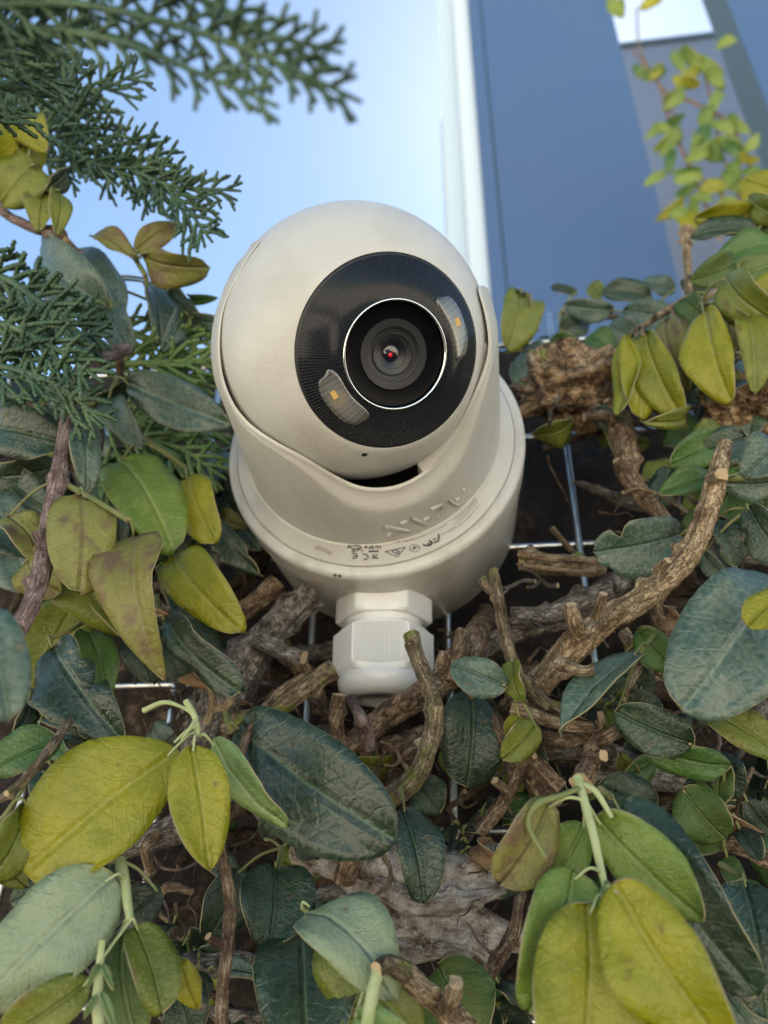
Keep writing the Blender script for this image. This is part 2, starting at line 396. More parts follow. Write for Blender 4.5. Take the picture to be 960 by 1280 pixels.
def shoot(label, stem, leaves, bark='green', cat='fig shoot', name='fig_shoot', rough=.08, knobs=0, extra=(), cut=None, ringy=0., petiole='green', nscale=1.):
    back = lambda Y: Y if (Y > -.10 or Y < -.17) else -.10+(Y+.10)*.55      # keep the front clusters near the hedge
    fx = lambda q: (q[0], q[1], back(q[2]))+tuple(q[3:])
    ts = .78 if bark == 'pgreen' else 1
    stem = [fx(q)[:3]+(q[3]*ts,) for q in stem]; extra = [([fx(q)[:3]+(q[3]*ts,) for q in e[0]],)+tuple(e[1:]) for e in extra]
    leaves = [(fx(l[0]), fx(l[1]))+tuple(l[2:]) for l in leaves]
    for l in leaves:
        if len(l) > 4 and l[4].get('att'): l[4]['att'] = fx(l[4]['att'])
    root = empty(name, at(*stem[0][:3]), label, cat)
    stick(root, stem, bark, rough=rough, knobs=knobs, cut=cut, ringy=ringy, nscale=nscale)
    for e in extra:
        stick(root, e[0], e[1], rough=rough, knobs=e[2] if len(e) > 2 else 0, cut=cut, name='side_twig')
    for lf in leaves:
        kw = lf[4] if len(lf) > 4 else {}
        att = kw.pop('att', None) if kw else None
        leaf(root, lf[0], lf[1], lf[2], lf[3], **kw)
        # stalk from the stem to the leaf base
        b = at(*lf[0]); 
        if att is None:
            pts = [(x, y, Y) for (x, y, Y, r) in stem]
            att = min(pts, key=lambda q: (at(*q)-b).length)
        if att is not False and (at(*att)-b).length < .035:
            mx_, my_ = (att[0]+lf[0][0])/2, (att[1]+lf[0][1])/2-4
            tx, ty = lf[0][0]+(lf[1][0]-lf[0][0])*.06, lf[0][1]+(lf[1][1]-lf[0][1])*.06
            stick(root, [(att[0], att[1], att[2], 2.6), (mx_, my_, (att[2]+lf[0][2])/2-.002, 1.9), (tx, ty, lf[0][2], 1.6)], petiole, n=8, sides=6, name='petiole', rough=.05)
    return root

# ------------------------------------------------------------------ ground
def grid_sheet(name, x0, x1, y0, y1, z, m, kind, n=1):
    V = [(x0, y0, z), (x1, y0, z), (x1, y1, z), (x0, y1, z)]
    o = mesh_obj(name, V, [(0, 1, 2, 3)], m, None, False); o['kind'] = kind; return o
pav = plain('pale_paving', (.50, .44, .345), .85, var=(3, .4, (.40, .35, .27)))
tag(grid_sheet('ground', -300, 300, -300, 300, -1.6, pav, 'structure'), 'pale paved ground far below the wall')
bounce_dark = plain('dark_bounce_sheet', (.045, .033, .022), .95, var=(9, .6, (.03, .022, .015)))
tag(grid_sheet('bounce_blocker', -6, 6, -1.5, 2.3, -1.594, bounce_dark, 'structure'), 'unseen dark sheet at the foot of the wall, added to cut light from below')  # added unseen sheet, dims the sunlit ground bounce from straight below

# ------------------------------------------------------------------ wall
def build_wall():
    m, N, L, P = newmat('dark_rough_concrete')
    tc = nd(N, 'ShaderNodeTexCoord')
    n1 = nd(N, 'ShaderNodeTexNoise'); n1.inputs['Scale'].default_value = 110; n1.inputs['Detail'].default_value = 8; n1.inputs['Roughness'].default_value = .7
    n2 = nd(N, 'ShaderNodeTexNoise'); n2.inputs['Scale'].default_value = 18; n2.inputs['Detail'].default_value = 5
    for n in (n1, n2): L.new(tc.outputs['Object'], n.inputs['Vector'])
    f = math_n(N, L, 'ADD', math_n(N, L, 'MULTIPLY', n1.outputs[0], .6), math_n(N, L, 'MULTIPLY', n2.outputs[0], .4))
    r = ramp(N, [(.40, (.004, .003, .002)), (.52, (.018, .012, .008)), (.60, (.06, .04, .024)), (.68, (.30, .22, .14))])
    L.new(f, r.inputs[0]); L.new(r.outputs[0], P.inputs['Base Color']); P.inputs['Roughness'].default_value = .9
    b = nd(N, 'ShaderNodeBump'); b.inputs['Distance'].default_value = .003; L.new(n1.outputs[0], b.inputs['Height']); L.new(b.outputs[0], P.inputs['Normal'])
    V = []; F = []; nx, nz = 150, 110; x0, x1, z0, z1 = -.75, .75, -.45, .125
    for j in range(nz+1):
        for i in range(nx+1):
            x = x0+(x1-x0)*i/nx; z = z0+(z1-z0)*j/nz
            q = Vector((x*40, 0, z*40))
            V.append((x, .046-.006*noise.noise(q)-.004*noise.noise(q*3), z))
    for j in range(nz):
        for i in range(nx):
            a = j*(nx+1)+i; F.append((a, a+1, a+nx+2, a+nx+1))
    # back side, top and lower part make it a solid wall
    b0 = len(V)
    for i in range(nx+1):
        x = x0+(x1-x0)*i/nx; V.append((x, .22, z1-.004*noise.noise(Vector((x*30, 5, 5)))))
    for i in range(nx):
        a = nz*(nx+1)+i; F.append((a, a+1, b0+i+1, b0+i))
    c = len(V); V += [(x0, .22, -1.6), (x1, .22, -1.6), (x0, .046, -1.6), (x1, .046, -1.6)]
    F.append((b0, b0+nx, c+1, c)); F.append((0, nx, c+3, c+2)[::-1])
    F.append((c, c+2, 0, nz*(nx+1), b0)); F.append((c+1, b0+nx, nz*(nx+1)+nx, nx, c+3))
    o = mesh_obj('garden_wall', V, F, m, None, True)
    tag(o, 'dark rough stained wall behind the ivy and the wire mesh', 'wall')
build_wall()

# ------------------------------------------------------------------ building with metal cladding beyond the wall
def box(acc, x0, x1, y0, y1, z0, z1, bev=0):
    V = [(x0, y0, z0), (x1, y0, z0), (x1, y1, z0), (x0, y1, z0), (x0, y0, z1), (x1, y0, z1), (x1, y1, z1), (x0, y1, z1)]
    F = [(3, 2, 1, 0), (4, 5, 6, 7), (0, 1, 5, 4), (1, 2, 6, 5), (2, 3, 7, 6), (3, 0, 4, 7)]
    acc.add(V, F)
blue_steel = plain('slate_blue_powder_coat', (.060, .115, .235), .55, var=(.7, .5, (.075, .12, .21)), bump=(400, .0004))
teal_steel = plain('grey_teal_powder_coat', (.06, .095, .115), .55, var=(.9, .4, (.05, .08, .10)))
grey_render = plain('grey_blue_render', (.19, .225, .28), .8, var=(1.2, .5, (.15, .185, .24)), bump=(60, .002))
white_paint = plain('white_gloss_paint', (.58, .67, .74), .25)
pale_paint = plain('pale_blue_white_paint', (.50, .60, .68), .35)
def building():
    YB = 2.5
    def bx(name, px0, px1, y0, y1, z0, z1, mat, lab, cat, parts=()):
        pass
    # wide left panel: edges follow its verticals
    xl, xr = .195, 1.10
    root = empty('steel_post', ((xl+xr)/2, YB, -1.6), 'wide slate blue metal post just right of the pale sky, with a shallow vertical seam', 'post')
    A = Acc(); box(A, xl+.085, xr, YB, YB+.35, -1.6, 7.5); o = A.obj('face_panel', blue_steel, root, False)
    A = Acc(); box(A, xl, xl+.075, YB-.004, YB+.35, -1.6, 7.5); o = A.obj('edge_panel', blue_steel, root, False)
    A = Acc(); box(A, xl+.0745, xl+.0855, YB+.012, YB+.34, -1.6, 7.49); A.obj('seam', teal_steel, root, False)
    # right post with its left side in view
    root = empty('steel_post', (2.6, YB, -1.6), 'slate blue metal post at the right edge with its grey teal side in view', 'post')
    A = Acc(); box(A, 1.80, 3.6, YB, YB+.22, -1.6, 7.5); A.obj('face_panel', blue_steel, root, False)
    A = Acc(); box(A, 1.785, 1.80, YB+.004, YB+.22, -1.6, 7.49); A.obj('side_panel', teal_steel, root, False)
    # white corner trim left of the wide post
    root = empty('corner_trim', (xl-.05, YB, -1.6), 'glossy white corner trim along the left edge of the wide blue post', 'trim')
    A = Acc(); box(A, xl-.10, xl-.002, YB+.03, YB+.30, -1.6, 7.4); A.obj('front_strip', white_paint, root, False)
    A = Acc(); box(A, xl-.21, xl-.1025, YB+.10, YB+.30, -1.6, 7.4); A.obj('back_strip', pale_paint, root, False)
    A = Acc(); box(A, xl-.222, xl-.2105, YB+.12, YB+.30, -1.6, at(565, 148, YB+.12).z); A.obj('grey_rod', plain('pale_grey_metal', (.40, .46, .50), .4), root, False)
    # grey rendered wall between the posts, far behind
    p = at(830, 52, YB+1.6)
    root = empty('rendered_wall', (p.x, YB+1.6, -1.6), 'grey blue rendered wall between the two blue posts behind the climbing plant', 'wall')
    A = Acc(); box(A, .9, 4.5, YB+1.6, YB+1.8, -1.6, p.z-.05); A.obj('wall_face', grey_render, root, False)
    A = Acc(); box(A, .88, 4.52, YB+1.56, YB+1.84, p.z-.048, p.z); A.obj('coping', teal_steel, root, False)
building()

# ------------------------------------------------------------------ wire mesh
galv = plain('galvanised_wire', (.62, .63, .62), .28, 1.0, bump=(500, .0004), var=(200, .8, (.35, .33, .30)))
def wire_mesh():
    root = empty('wire_mesh', (0, .0143, 0), 'galvanised square wire mesh fixed in front of the dark wall behind the security camera', 'wire mesh')
    WX, WZ, S, WY = -.0351, -.1386, .06, .0143
    def wire(p, q, lab):
        V, F, U, MI = tube([(*p, .0016), (*q, .0016)], 20, 10, 0, 0, 1)
        mesh_obj('wire', V, F, galv, root, True, U)
    for k in range(-6, 8): wire((WX+k*S, WY-.0014, -.44), (WX+k*S, WY-.0014, .118), '')
    for k in range(-4, 5):
        if WZ+k*S < .118: wire((-.5, WY+.0016, WZ+k*S), (.5, WY+.0016, WZ+k*S), '')
wire_mesh()

# ------------------------------------------------------------------ security camera
cream = plain('cream_plastic', (.55, .535, .49), .34, bump=(1400, .00028), var=(45, .6, (.43, .405, .35)))
cream2 = plain('cream_box_plastic', (.55, .535, .49), .33, bump=(900, .0001), var=(60, .9, (.36, .33, .27)))
white_pl = plain('white_gland_plastic', (.74, .735, .71), .24, bump=(1200, .00006))
black_in = plain('black_plastic', (.012, .012, .014), .45)
gap_tone = plain('dark_gap', (.03, .028, .026), .6)  # dark of the open gap under the ball, put into the colour
BC = Vector((.0015, -.1065, 0)); BR = .0450
def dirt(m):      # a little grime in patches on the white plastic
    return m
def grime(m, amt):
    N = m.node_tree.nodes; L = m.node_tree.links; P = N['Principled BSDF']; src = P.inputs['Base Color'].links[0].from_socket
    tc = nd(N, 'ShaderNodeTexCoord'); a = nd(N, 'ShaderNodeTexNoise'); a.inputs['Scale'].default_value = 650; a.inputs['Detail'].default_value = 2; L.new(tc.outputs['Object'], a.inputs['Vector'])
    mp = nd(N, 'ShaderNodeMapping'); mp.inputs['Scale'].default_value = (170, 60, 14); L.new(tc.outputs['Object'], mp.inputs['Vector'])
    st = nd(N, 'ShaderNodeTexNoise'); st.inputs['Scale'].default_value = 1; st.inputs['Detail'].default_value = 5; L.new(mp.outputs[0], st.inputs['Vector'])
    sp = math_n(N, L, 'MULTIPLY', math_n(N, L, 'SUBTRACT', a.outputs[0], .73), 16, True)
    f = math_n(N, L, 'MULTIPLY', math_n(N, L, 'SUBTRACT', st.outputs[0], .55), 3.0*amt, True)
    c = mixc(N, L, math_n(N, L, 'MULTIPLY', f, .5), src, (.30, .27, .21)); c = mixc(N, L, math_n(N, L, 'MULTIPLY', sp, .7*amt), c, (.12, .10, .07))
    L.new(c, P.inputs['Base Color'])
    r = nd(N, 'ShaderNodeTexNoise'); r.inputs['Scale'].default_value = 90; r.inputs['Detail'].default_value = 4; L.new(tc.outputs['Object'], r.inputs['Vector'])
    L.new(math_n(N, L, 'ADD', .22, math_n(N, L, 'MULTIPLY', r.outputs[0], .25)), P.inputs['Roughness'])
grime(cream, .45); grime(cream2, 1.0)
dev = empty('security_camera', (0, .012, 0), 'cream dome security camera with black lens face mounted on a round box on the wall', 'security camera')
def revolve(name, prof, mat, parent, n=96, c=(0, 0), smooth=True, ang=30):
    """prof: (R, y) pairs about the axis parallel to y through (c.x, c.z)"""
    V = []; F = []
    for k in range(n):
        a = 2*PI*k/n
        for (r, y) in prof: V.append((c[0]+r*math.cos(a), y, c[1]+r*math.sin(a)))
    m = len(prof)
    for k in range(n):
        k2 = (k+1) % n
        for i in range(m-1): F.append((k*m+i, k*m+i+1, k2*m+i+1, k2*m+i))
    o = mesh_obj(name, V, F, mat, parent); sharp(o, ang); return o
def arc(cx, cy, r, a0, a1, n=5):
    return [(cx+r*math.cos(R(a0+(a1-a0)*i/n)), cy+r*math.sin(R(a0+(a1-a0)*i/n))) for i in range(n+1)]
mbox = revolve('mounting_box', [(0, .0118), (.0572, .0118), (.0580, .010), (.0592, -.0325), (.0588, -.0331), (.0582, -.0334)], cream2, dev)
lid = revolve('box_lid', [(.0582, -.0337), (.0594, -.0339), (.0600, -.0345), (.0602, -.0465)]+[(.0577+.0025*math.cos(R(a)), -.0475-.0025*math.sin(R(a))) for a in (0, 25, 50, 75, 90)]+[(.0562, -.05), (.0560, -.0494), (.045, -.0494)], cream2, dev)
flange = revolve('base_flange', [(.0556, -.0495), (.0556, -.0508), (.0552, -.0513), (.0548, -.0515), (.0508, -.0572), (.0495, -.0574)], cream, dev, 160)
lid_line = None
# housing with the saddle shaped opening
HT = [(-180, .0915), (-178, .0900), (-171, .0855), (-161, .0805), (-150, .0720), (-136, .0655), (-120, .0628), (-110, .0592), (-104, .0545), (-99, .0490), (-93, .0447), (-87, .0421), (-78, .0400), (-69, .0396), (-59, .0409), (-50, .0440), (-42, .0490), (-36, .0555), (-28, .0612), (-19, .0655), (-14, .0690), (-8, .0730), (-3, .0765), (2, .0785), (7, .0765), (14, .068), (25, .058), (40, .052), (60, .048), (90, .046), (110, .048), (125, .055), (135, .064), (142, .080), (149, .092), (155, .0965), (163, .0960), (175, .0935), (180, .0915)]
HT = [(a, h-.002-.0022*math.exp(-((a+76)/24)**4)) for a, h in HT]
hs_a = np.array([a for a, h in HT]); hs_h = np.array([h for a, h in HT])
def hrim(a):
    v = 0; 
    for d in (-4, -2, 0, 2, 4):
        x = (a+d+180) % 360-180; v += float(np.interp(x, hs_a, hs_h))
    return v/5
def r_outer(h):       # h = distance in front of y=-.05
    if h <= .0565: return .0502+(.0477-.0502)*(h-.007)/(.0565-.007)
    rs = .0477-.0027*max(0, min(1, (h-.062)/.026))
    return math.sqrt(max(1e-8, rs**2-(h-.0565)**2))
def housing():
    n = 240; V = []; F = []; NP = 0
    for k in range(n):
        a = -180+360*k/n; H = hrim(a)
        # slope of the rim makes the lip chamfer wider at the bottom of the saddle
        low = max(0, min(1, (.066-H)/.022))
        ch = .0016+.0075*low
        prof = []
        hb = H-ch
        for i in range(10):
            h = .0070+(hb-.0070)*i/9
            prof.append((r_outer(h), h))
        rin = r_outer(H)-.002
        ro = r_outer(H)
        if low > 0: ro2 = ro-.003*low
        else: ro2 = ro
        # soft chamfer then rounded lip
        for i in range(1, 6):
            t = i/5; s = t*t*(3-2*t)
            h = hb+(H-.0011-hb)*t
            prof.append((r_outer(h)-.003*low*s, h))
        rr = .0008
        ro3 = r_outer(H-.0011)-.003*low
        for i in range(1, 6):
            b = i/5*PI/2
            prof.append((ro3-.0011*(1-math.cos(b)), H-.0011+.0011*math.sin(b)))
        prof.append((min(ro3-.0010, .0468), H-.0001))
        ri0 = prof[-1][0]
        for i in range(1, 5):
            h = H-.0001-(H-.02)*i/4*.9
            rr_ = max(r_outer(h)-.0022, math.sqrt(max(0, (.0445**2-(h-.0565)**2)))) if h > .0565 else .0455
            prof.append((min(rr_, .0455, prof[-1][0]+.002), h))
        NP = len(prof)
        ca, sa = math.cos(R(a)), math.sin(R(a))
        for (r, h) in prof:
            f = min(1, max(0, h/.0565)); V.append((r*ca+BC.x*f, -.05-h, r*sa))
    for k in range(n):
        k2 = (k+1) % n
        for i in range(NP-1): F.append((k*NP+i, k*NP+i+1, k2*NP+i+1, k2*NP+i))
    o = mesh_obj('housing', V, F, cream, dev); sharp(o, 45); return o
hous = housing()
revolve('inner_cup', [(.0, -.062), (.030, -.062), (.0430, -.060), (.0453, -.054)], gap_tone, dev, 64)
# inner swivel carrier seen through the gap on the right
def carrier():
    V = []; F = []; rows = []
    a0, a1 = -62, -14
    for k in range(50):
        a = a0+(a1-a0)*k/49; ca, sa = math.cos(R(a)), math.sin(R(a))
        top = .0585+.028*min(1, max(0, (a+72)/70)) ; top = max(.040, min(hrim(a)-.0010, .0480+.030*max(0, (a+45)/60)))
        top = hrim(a)-.002+.0032*math.exp(-((a+52)/16)**2)
        for (r, h) in [(.0440, .010), (.0451, .012), (.0451, top-.001), (.0446, top), (.0400, top+.0005), (.0398, .010)]:
            V.append((BC.x+r*ca, -.05-h, r*sa))
    m = 6
    for k in range(49):
        for i in range(m-1): F.append((k*m+i, k*m+i+1, (k+1)*m+i+1, (k+1)*m+i))
    F.append(tuple(range(m))[::-1]); F.append(tuple(49*m+i for i in range(m)))
    o = mesh_obj('swivel_carrier', V, F, cream, dev); sharp(o, 40)
carrier()

# ---- head
def face_dir():
    d = ray(487, 442); o = CAM-BC; rr = .785*BR
    a = d.dot(d); b = 2*o.dot(d); c = o.dot(o)-rr*rr
    t = (-b-math.sqrt(b*b-4*a*c))/(2*a)
    return (CAM+d*t-BC).normalized()
FN = face_dir()
FU = (up-FN*up.dot(FN)).normalized(); FR = FU.cross(FN)      # in-face up and right
def fpt(r, d, a):      # face coordinates: radius, height above ball centre (m), angle from right, ccw
    return BC+FN*d+FR*(r*math.cos(a))+FU*(r*math.sin(a))
def frev(name, prof, mat, parent, n=128, uv=False, ang=30):
    V = []; F = []; U = []
    m = len(prof); nn = n+1 if uv else n
    for k in range(nn):
        a = 2*PI*k/n
        for i, (r, d) in enumerate(prof):
            V.append(fpt(r*BR, d*BR, a)); U.append((k/n, i/(m-1)))
    for k in range(n):
        k2 = (k+1) % nn
        for i in range(m-1): F.append((k*m+i, k*m+i+1, k2*m+i+1, k2*m+i)[::-1])
    o = mesh_obj(name, V, F, mat, parent, True, U if uv else None); sharp(o, ang); return o
head = frev('head_shell', [(math.sin(t), math.cos(t)) for t in [PI-.3-(PI-.3-math.asin(.632))*i/40 for i in range(41)]]+[(.628, .776), (.624, .770), (.622, .750)], cream, dev, 160)
# textured smoked face
def face_mat():
    m, N, L, P = newmat('smoked_black_face')
    tc = nd(N, 'ShaderNodeTexCoord'); uv = nd(N, 'ShaderNodeSeparateXYZ'); L.new(tc.outputs['UV'], uv.inputs[0])
    su = math_n(N, L, 'SINE', math_n(N, L, 'MULTIPLY', uv.outputs[0], 2*PI*184))
    sv = math_n(N, L, 'SINE', math_n(N, L, 'MULTIPLY', uv.outputs[1], 2*PI*19))
    d = math_n(N, L, 'MULTIPLY', math_n(N, L, 'ADD', math_n(N, L, 'ADD', su, sv), -.35), .9, True)
    col = mixc(N, L, math_n(N, L, 'MULTIPLY', d, .75), (.003, .003, .004), (.050, .053, .062))
    L.new(col, P.inputs['Base Color']); P.inputs['Roughness'].default_value = .35
    P.inputs['Coat Weight'].default_value = .4; P.inputs['Coat Roughness'].default_value = .16; P.inputs['Specular IOR Level'].default_value = .3
    b = nd(N, 'ShaderNodeBump'); b.inputs['Distance'].default_value = .0004; b.inputs['Strength'].default_value = .9
    L.new(math_n(N, L, 'ADD', su, sv), b.inputs['Height']); L.new(b.outputs[0], P.inputs['Normal'])
    return m
fm = face_mat()
frev('face_rim', [(.622, .76), (.622, .778), (.617, .784), (.608, .788)], black_in, dev)
NPF = 16
fprof = [(.608+(.350-.608)*i/NPF, .788+(.905-.788)*math.sin(i/NPF*PI/2*.92)/math.sin(PI/2*.92)) for i in range(NPF+1)]
face = frev('face_panel', fprof, fm, dev, 160, True, 60)
chrome = plain('chrome_ring', (.78, .79, .76), .14, 1.0)
frev('lens_ring', [(.350, .895), (.350, .910), (.347, .915), (.342, .917), (.337, .915), (.330, .900), (.328, .88)], chrome, dev, 128, ang=60)
glossy_black = plain('gloss_black', (.002, .002, .003), .35, spec=.10)
barrel = plain('lens_barrel_grey', (.016, .0165, .019), .4)
barrel2 = plain('lens_barrel_dark', (.010, .010, .013), .35)
frev('lens_recess', [(0.3280, 0.9074), (0.3248, 0.8831), (0.2923, 0.8714), (0.2290, 0.8678), (0.2257, 0.8516)], glossy_black, dev, 96)
lb = frev('lens_barrel', [(0.2257, 0.8714), (0.2209, 0.8768), (0.1746, 0.8714), (0.1705, 0.8624), (0.1624, 0.8588), (0.1592, 0.8516), (0.1397, 0.8489)], barrel, dev, 96)
frev('lens_barrel_ring', [(0.1397, 0.8516), (0.1364, 0.8570), (0.1299, 0.8570), (0.1267, 0.8480), (0.0958, 0.8354), (0.0926, 0.8156)], barrel, dev, 96)
frev('lens_iris', [(0.0942, 0.8300), (0.0690, 0.8192), (0.0487, 0.8066), (0.0422, 0.8012), (0.0000, 0.7994)], barrel2, dev, 64)
lens_glass = plain('lens_glass_coating', (.01, .010, .018), .03, coat=1.0)
frev('lens_element', [(.055*math.sin(t)/math.sin(.9), .809+.03*(math.cos(t)-math.cos(.9))) for t in [.9*(1-i/8) for i in range(9)]], lens_glass, dev, 48)
red = plain('red_lens_reflex', (.75, .01, .04), .3)  # red lens reflection given as plain colour on small domes
def face_blob(name, cx, cy, rr, d, mat, parent, n=16, hgt=.01):
    """small domed disc on the face; cx, cy in ball radii"""
    V = []; F = []
    for i in range(4):
        r = rr*(1-i/3)
        for k in range(n):
            a = 2*PI*k/n
            V.append(BC+FR*((cx+r*math.cos(a))*BR)+FU*((cy+r*math.sin(a))*BR)+FN*((d+hgt*(i/3)**.6)*BR))
    for i in range(3):
        for k in range(n):
            k2 = (k+1) % n; F.append((i*n+k, i*n+k2, (i+1)*n+k2, (i+1)*n+k))
    F.append(tuple(3*n+k for k in range(n)))
    return mesh_obj(name, V, F, mat, parent)
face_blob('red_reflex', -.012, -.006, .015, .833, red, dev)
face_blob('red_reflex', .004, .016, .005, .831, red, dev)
# two kidney shaped lamp windows
frost = None
def frost_mat():
    m, N, L, P = newmat('frosted_lamp_window')
    tc = nd(N, 'ShaderNodeTexCoord'); uv = nd(N, 'ShaderNodeSeparateXYZ'); L.new(tc.outputs['UV'], uv.inputs[0])
    au = math_n(N, L, 'ABSOLUTE', uv.outputs[0]); av = math_n(N, L, 'ABSOLUTE', uv.outputs[1])
    bowl = math_n(N, L, 'MULTIPLY', math_n(N, L, 'SUBTRACT', 1, math_n(N, L, 'POWER', au, 3)), math_n(N, L, 'SUBTRACT', 1, math_n(N, L, 'POWER', av, 3)), True)
    su = math_n(N, L, 'SINE', math_n(N, L, 'MULTIPLY', uv.outputs[0], 2*PI*6)); sv = math_n(N, L, 'SINE', math_n(N, L, 'MULTIPLY', uv.outputs[1], 2*PI*4))
    d = math_n(N, L, 'MULTIPLY', math_n(N, L, 'ADD', su, sv), .45, True)
    dx = math_n(N, L, 'ADD', uv.outputs[0], .12); g = math_n(N, L, 'ADD', math_n(N, L, 'MULTIPLY', math_n(N, L, 'MULTIPLY', dx, dx), 9), math_n(N, L, 'MULTIPLY', math_n(N, L, 'MULTIPLY', uv.outputs[1], uv.outputs[1]), 1.6))
    halo = math_n(N, L, 'SUBTRACT', 1, g, True)
    c = mixc(N, L, bowl, (.012, .012, .012), (.17, .165, .155)); c = mixc(N, L, math_n(N, L, 'MULTIPLY', halo, .6), c, (.30, .24, .15))  # LED glow and darker bowl edges are mixed into the window colour
    L.new(mixc(N, L, math_n(N, L, 'MULTIPLY', d, .4), c, (.33, .32, .30)), P.inputs['Base Color'])
    P.inputs['Roughness'].default_value = .25; P.inputs['Coat Weight'].default_value = .9; P.inputs['Coat Roughness'].default_value = .06
    return m
frost = frost_mat()
amber = plain('amber_led', (.62, .38, .12), .3, coat=.6)
frs = np.array([p[0] for p in fprof][::-1]); fds = np.array([p[1] for p in fprof][::-1])
def window(ac, half, r0, r1, lab, ledang, ledr):
    nu, nvv = 26, 8; V = []; F = []
    for i in range(nu+1):
        u = -1+2*i/nu
        for j in range(nvv+1):
            v = -1+2*j/nvv
            # rounded ends
            e = math.sqrt(max(0, 1-abs(u)**4.5))
            r = (r0+r1)/2+(r1-r0)/2*v*e
            a = R(ac+half*u*(1-.10*v))
            edge = min(1, (1-abs(v))*6)*min(1, (1-abs(u))*9)
            V.append(fpt(r*BR, (float(np.interp(r, frs, fds))-.004+.014*edge**.5)*BR, a))
    for i in range(nu):
        for j in range(nvv):
            q = i*(nvv+1)+j; F.append((q, q+nvv+1, q+nvv+2, q+1))
    UVs = [(-1+2*i/nu, -1+2*j/nvv) for i in range(nu+1) for j in range(nvv+1)]
    o = mesh_obj('lamp_window', V, F, frost, dev, True, UVs); o['label'] = lab
    a = R(ledang); d = float(np.interp(ledr, frs, fds))+.008
    c = [(ledr+dr, a+da) for dr, da in ((-.024, -.055), (.024, -.055), (.024, .055), (-.024, .055))]
    V = [fpt(r*BR, (d+dd)*BR, x) for dd in (-.012, .006) for (r, x) in c]
    mesh_obj('led', V, [(4, 5, 6, 7)]+[(i, (i+1) % 4, (i+1) % 4+4, i+4) for i in range(4)], amber, o, False)
window(224, 27, .378, .545, 'lower left frosted lamp window', 216, .462)
window(27, 28, .392, .550, 'upper right frosted lamp window', 30, .47)

# ---- surfaces to print on
def bvh(objs):
    V = []; F = []
    for o in objs:
        b = len(V); off = parent_loc(o.parent)
        V += [v.co+off for v in o.data.vertices]; F += [tuple(i+b for i in p.vertices) for p in o.data.polygons]
    return BVHTree.FromPolygons(V, F)
BV_F = bvh([flange]); BV_H = bvh([hous]); BV_B = bvh([head])
def cast(bv, px, py):
    d = ray(px, py).normalized(); h = bv.ray_cast(CAM, d)
    return (h[0], h[1]) if h[0] else (None, None)
def ribbon(acc, bv, pts, wpx, lift, thick=False):
    """a stroke of photo-pixel width wpx laid on the surface"""
    S = catmull(pts, max(1, 3*(len(pts)-1))) if len(pts) > 2 else [np.array(pts[0]), (np.array(pts[0])+np.array(pts[1]))/2, np.array(pts[1])]
    rows = []
    for i, s in enumerate(S):
        t = S[min(i+1, len(S)-1)]-S[max(i-1, 0)]; t = t/(np.linalg.norm(t)+1e-9); nn = np.array([-t[1], t[0]])*wpx/2
        row = []
        for q in ((s-nn), s, (s+nn)):
            h, no = cast(bv, q[0], q[1])
            if h is None: return
            if no.dot(CAM-h) < 0: no = -no
            row.append((h, no))
        rows.append(row)
    V = []; F = []
    for row in rows:
        for j, (h, no) in enumerate(row):
            V.append(h+no*(lift*(1 if j == 1 or not thick else .05)))
        if thick:
            pass
    for i in range(len(rows)-1):
        for j in range(2):
            q = i*3+j; F.append((q, q+1, q+4, q+3))
    if thick:
        F.append((0, 1, 2)); e = 3*(len(rows)-1); F.append((e+2, e+1, e))
    acc.add(V, F)
ink = plain('grey_print_ink', (.07, .065, .06), .6)
fine_ink = plain('pale_print_ink', (.16, .15, .14), .6)
label_m = plain('white_label', (.60, .59, .56), .35)
def z1(x, y): return (420+x/8, 660+y/8)
def z2(x, y): return (470+x/6, 600+y/6)
def arcpts(cx, cy, rx, ry, a0, a1, n=7):
    return [(cx+rx*math.cos(R(a0+(a1-a0)*i/n)), cy+ry*math.sin(R(a0+(a1-a0)*i/n))) for i in range(n+1)]
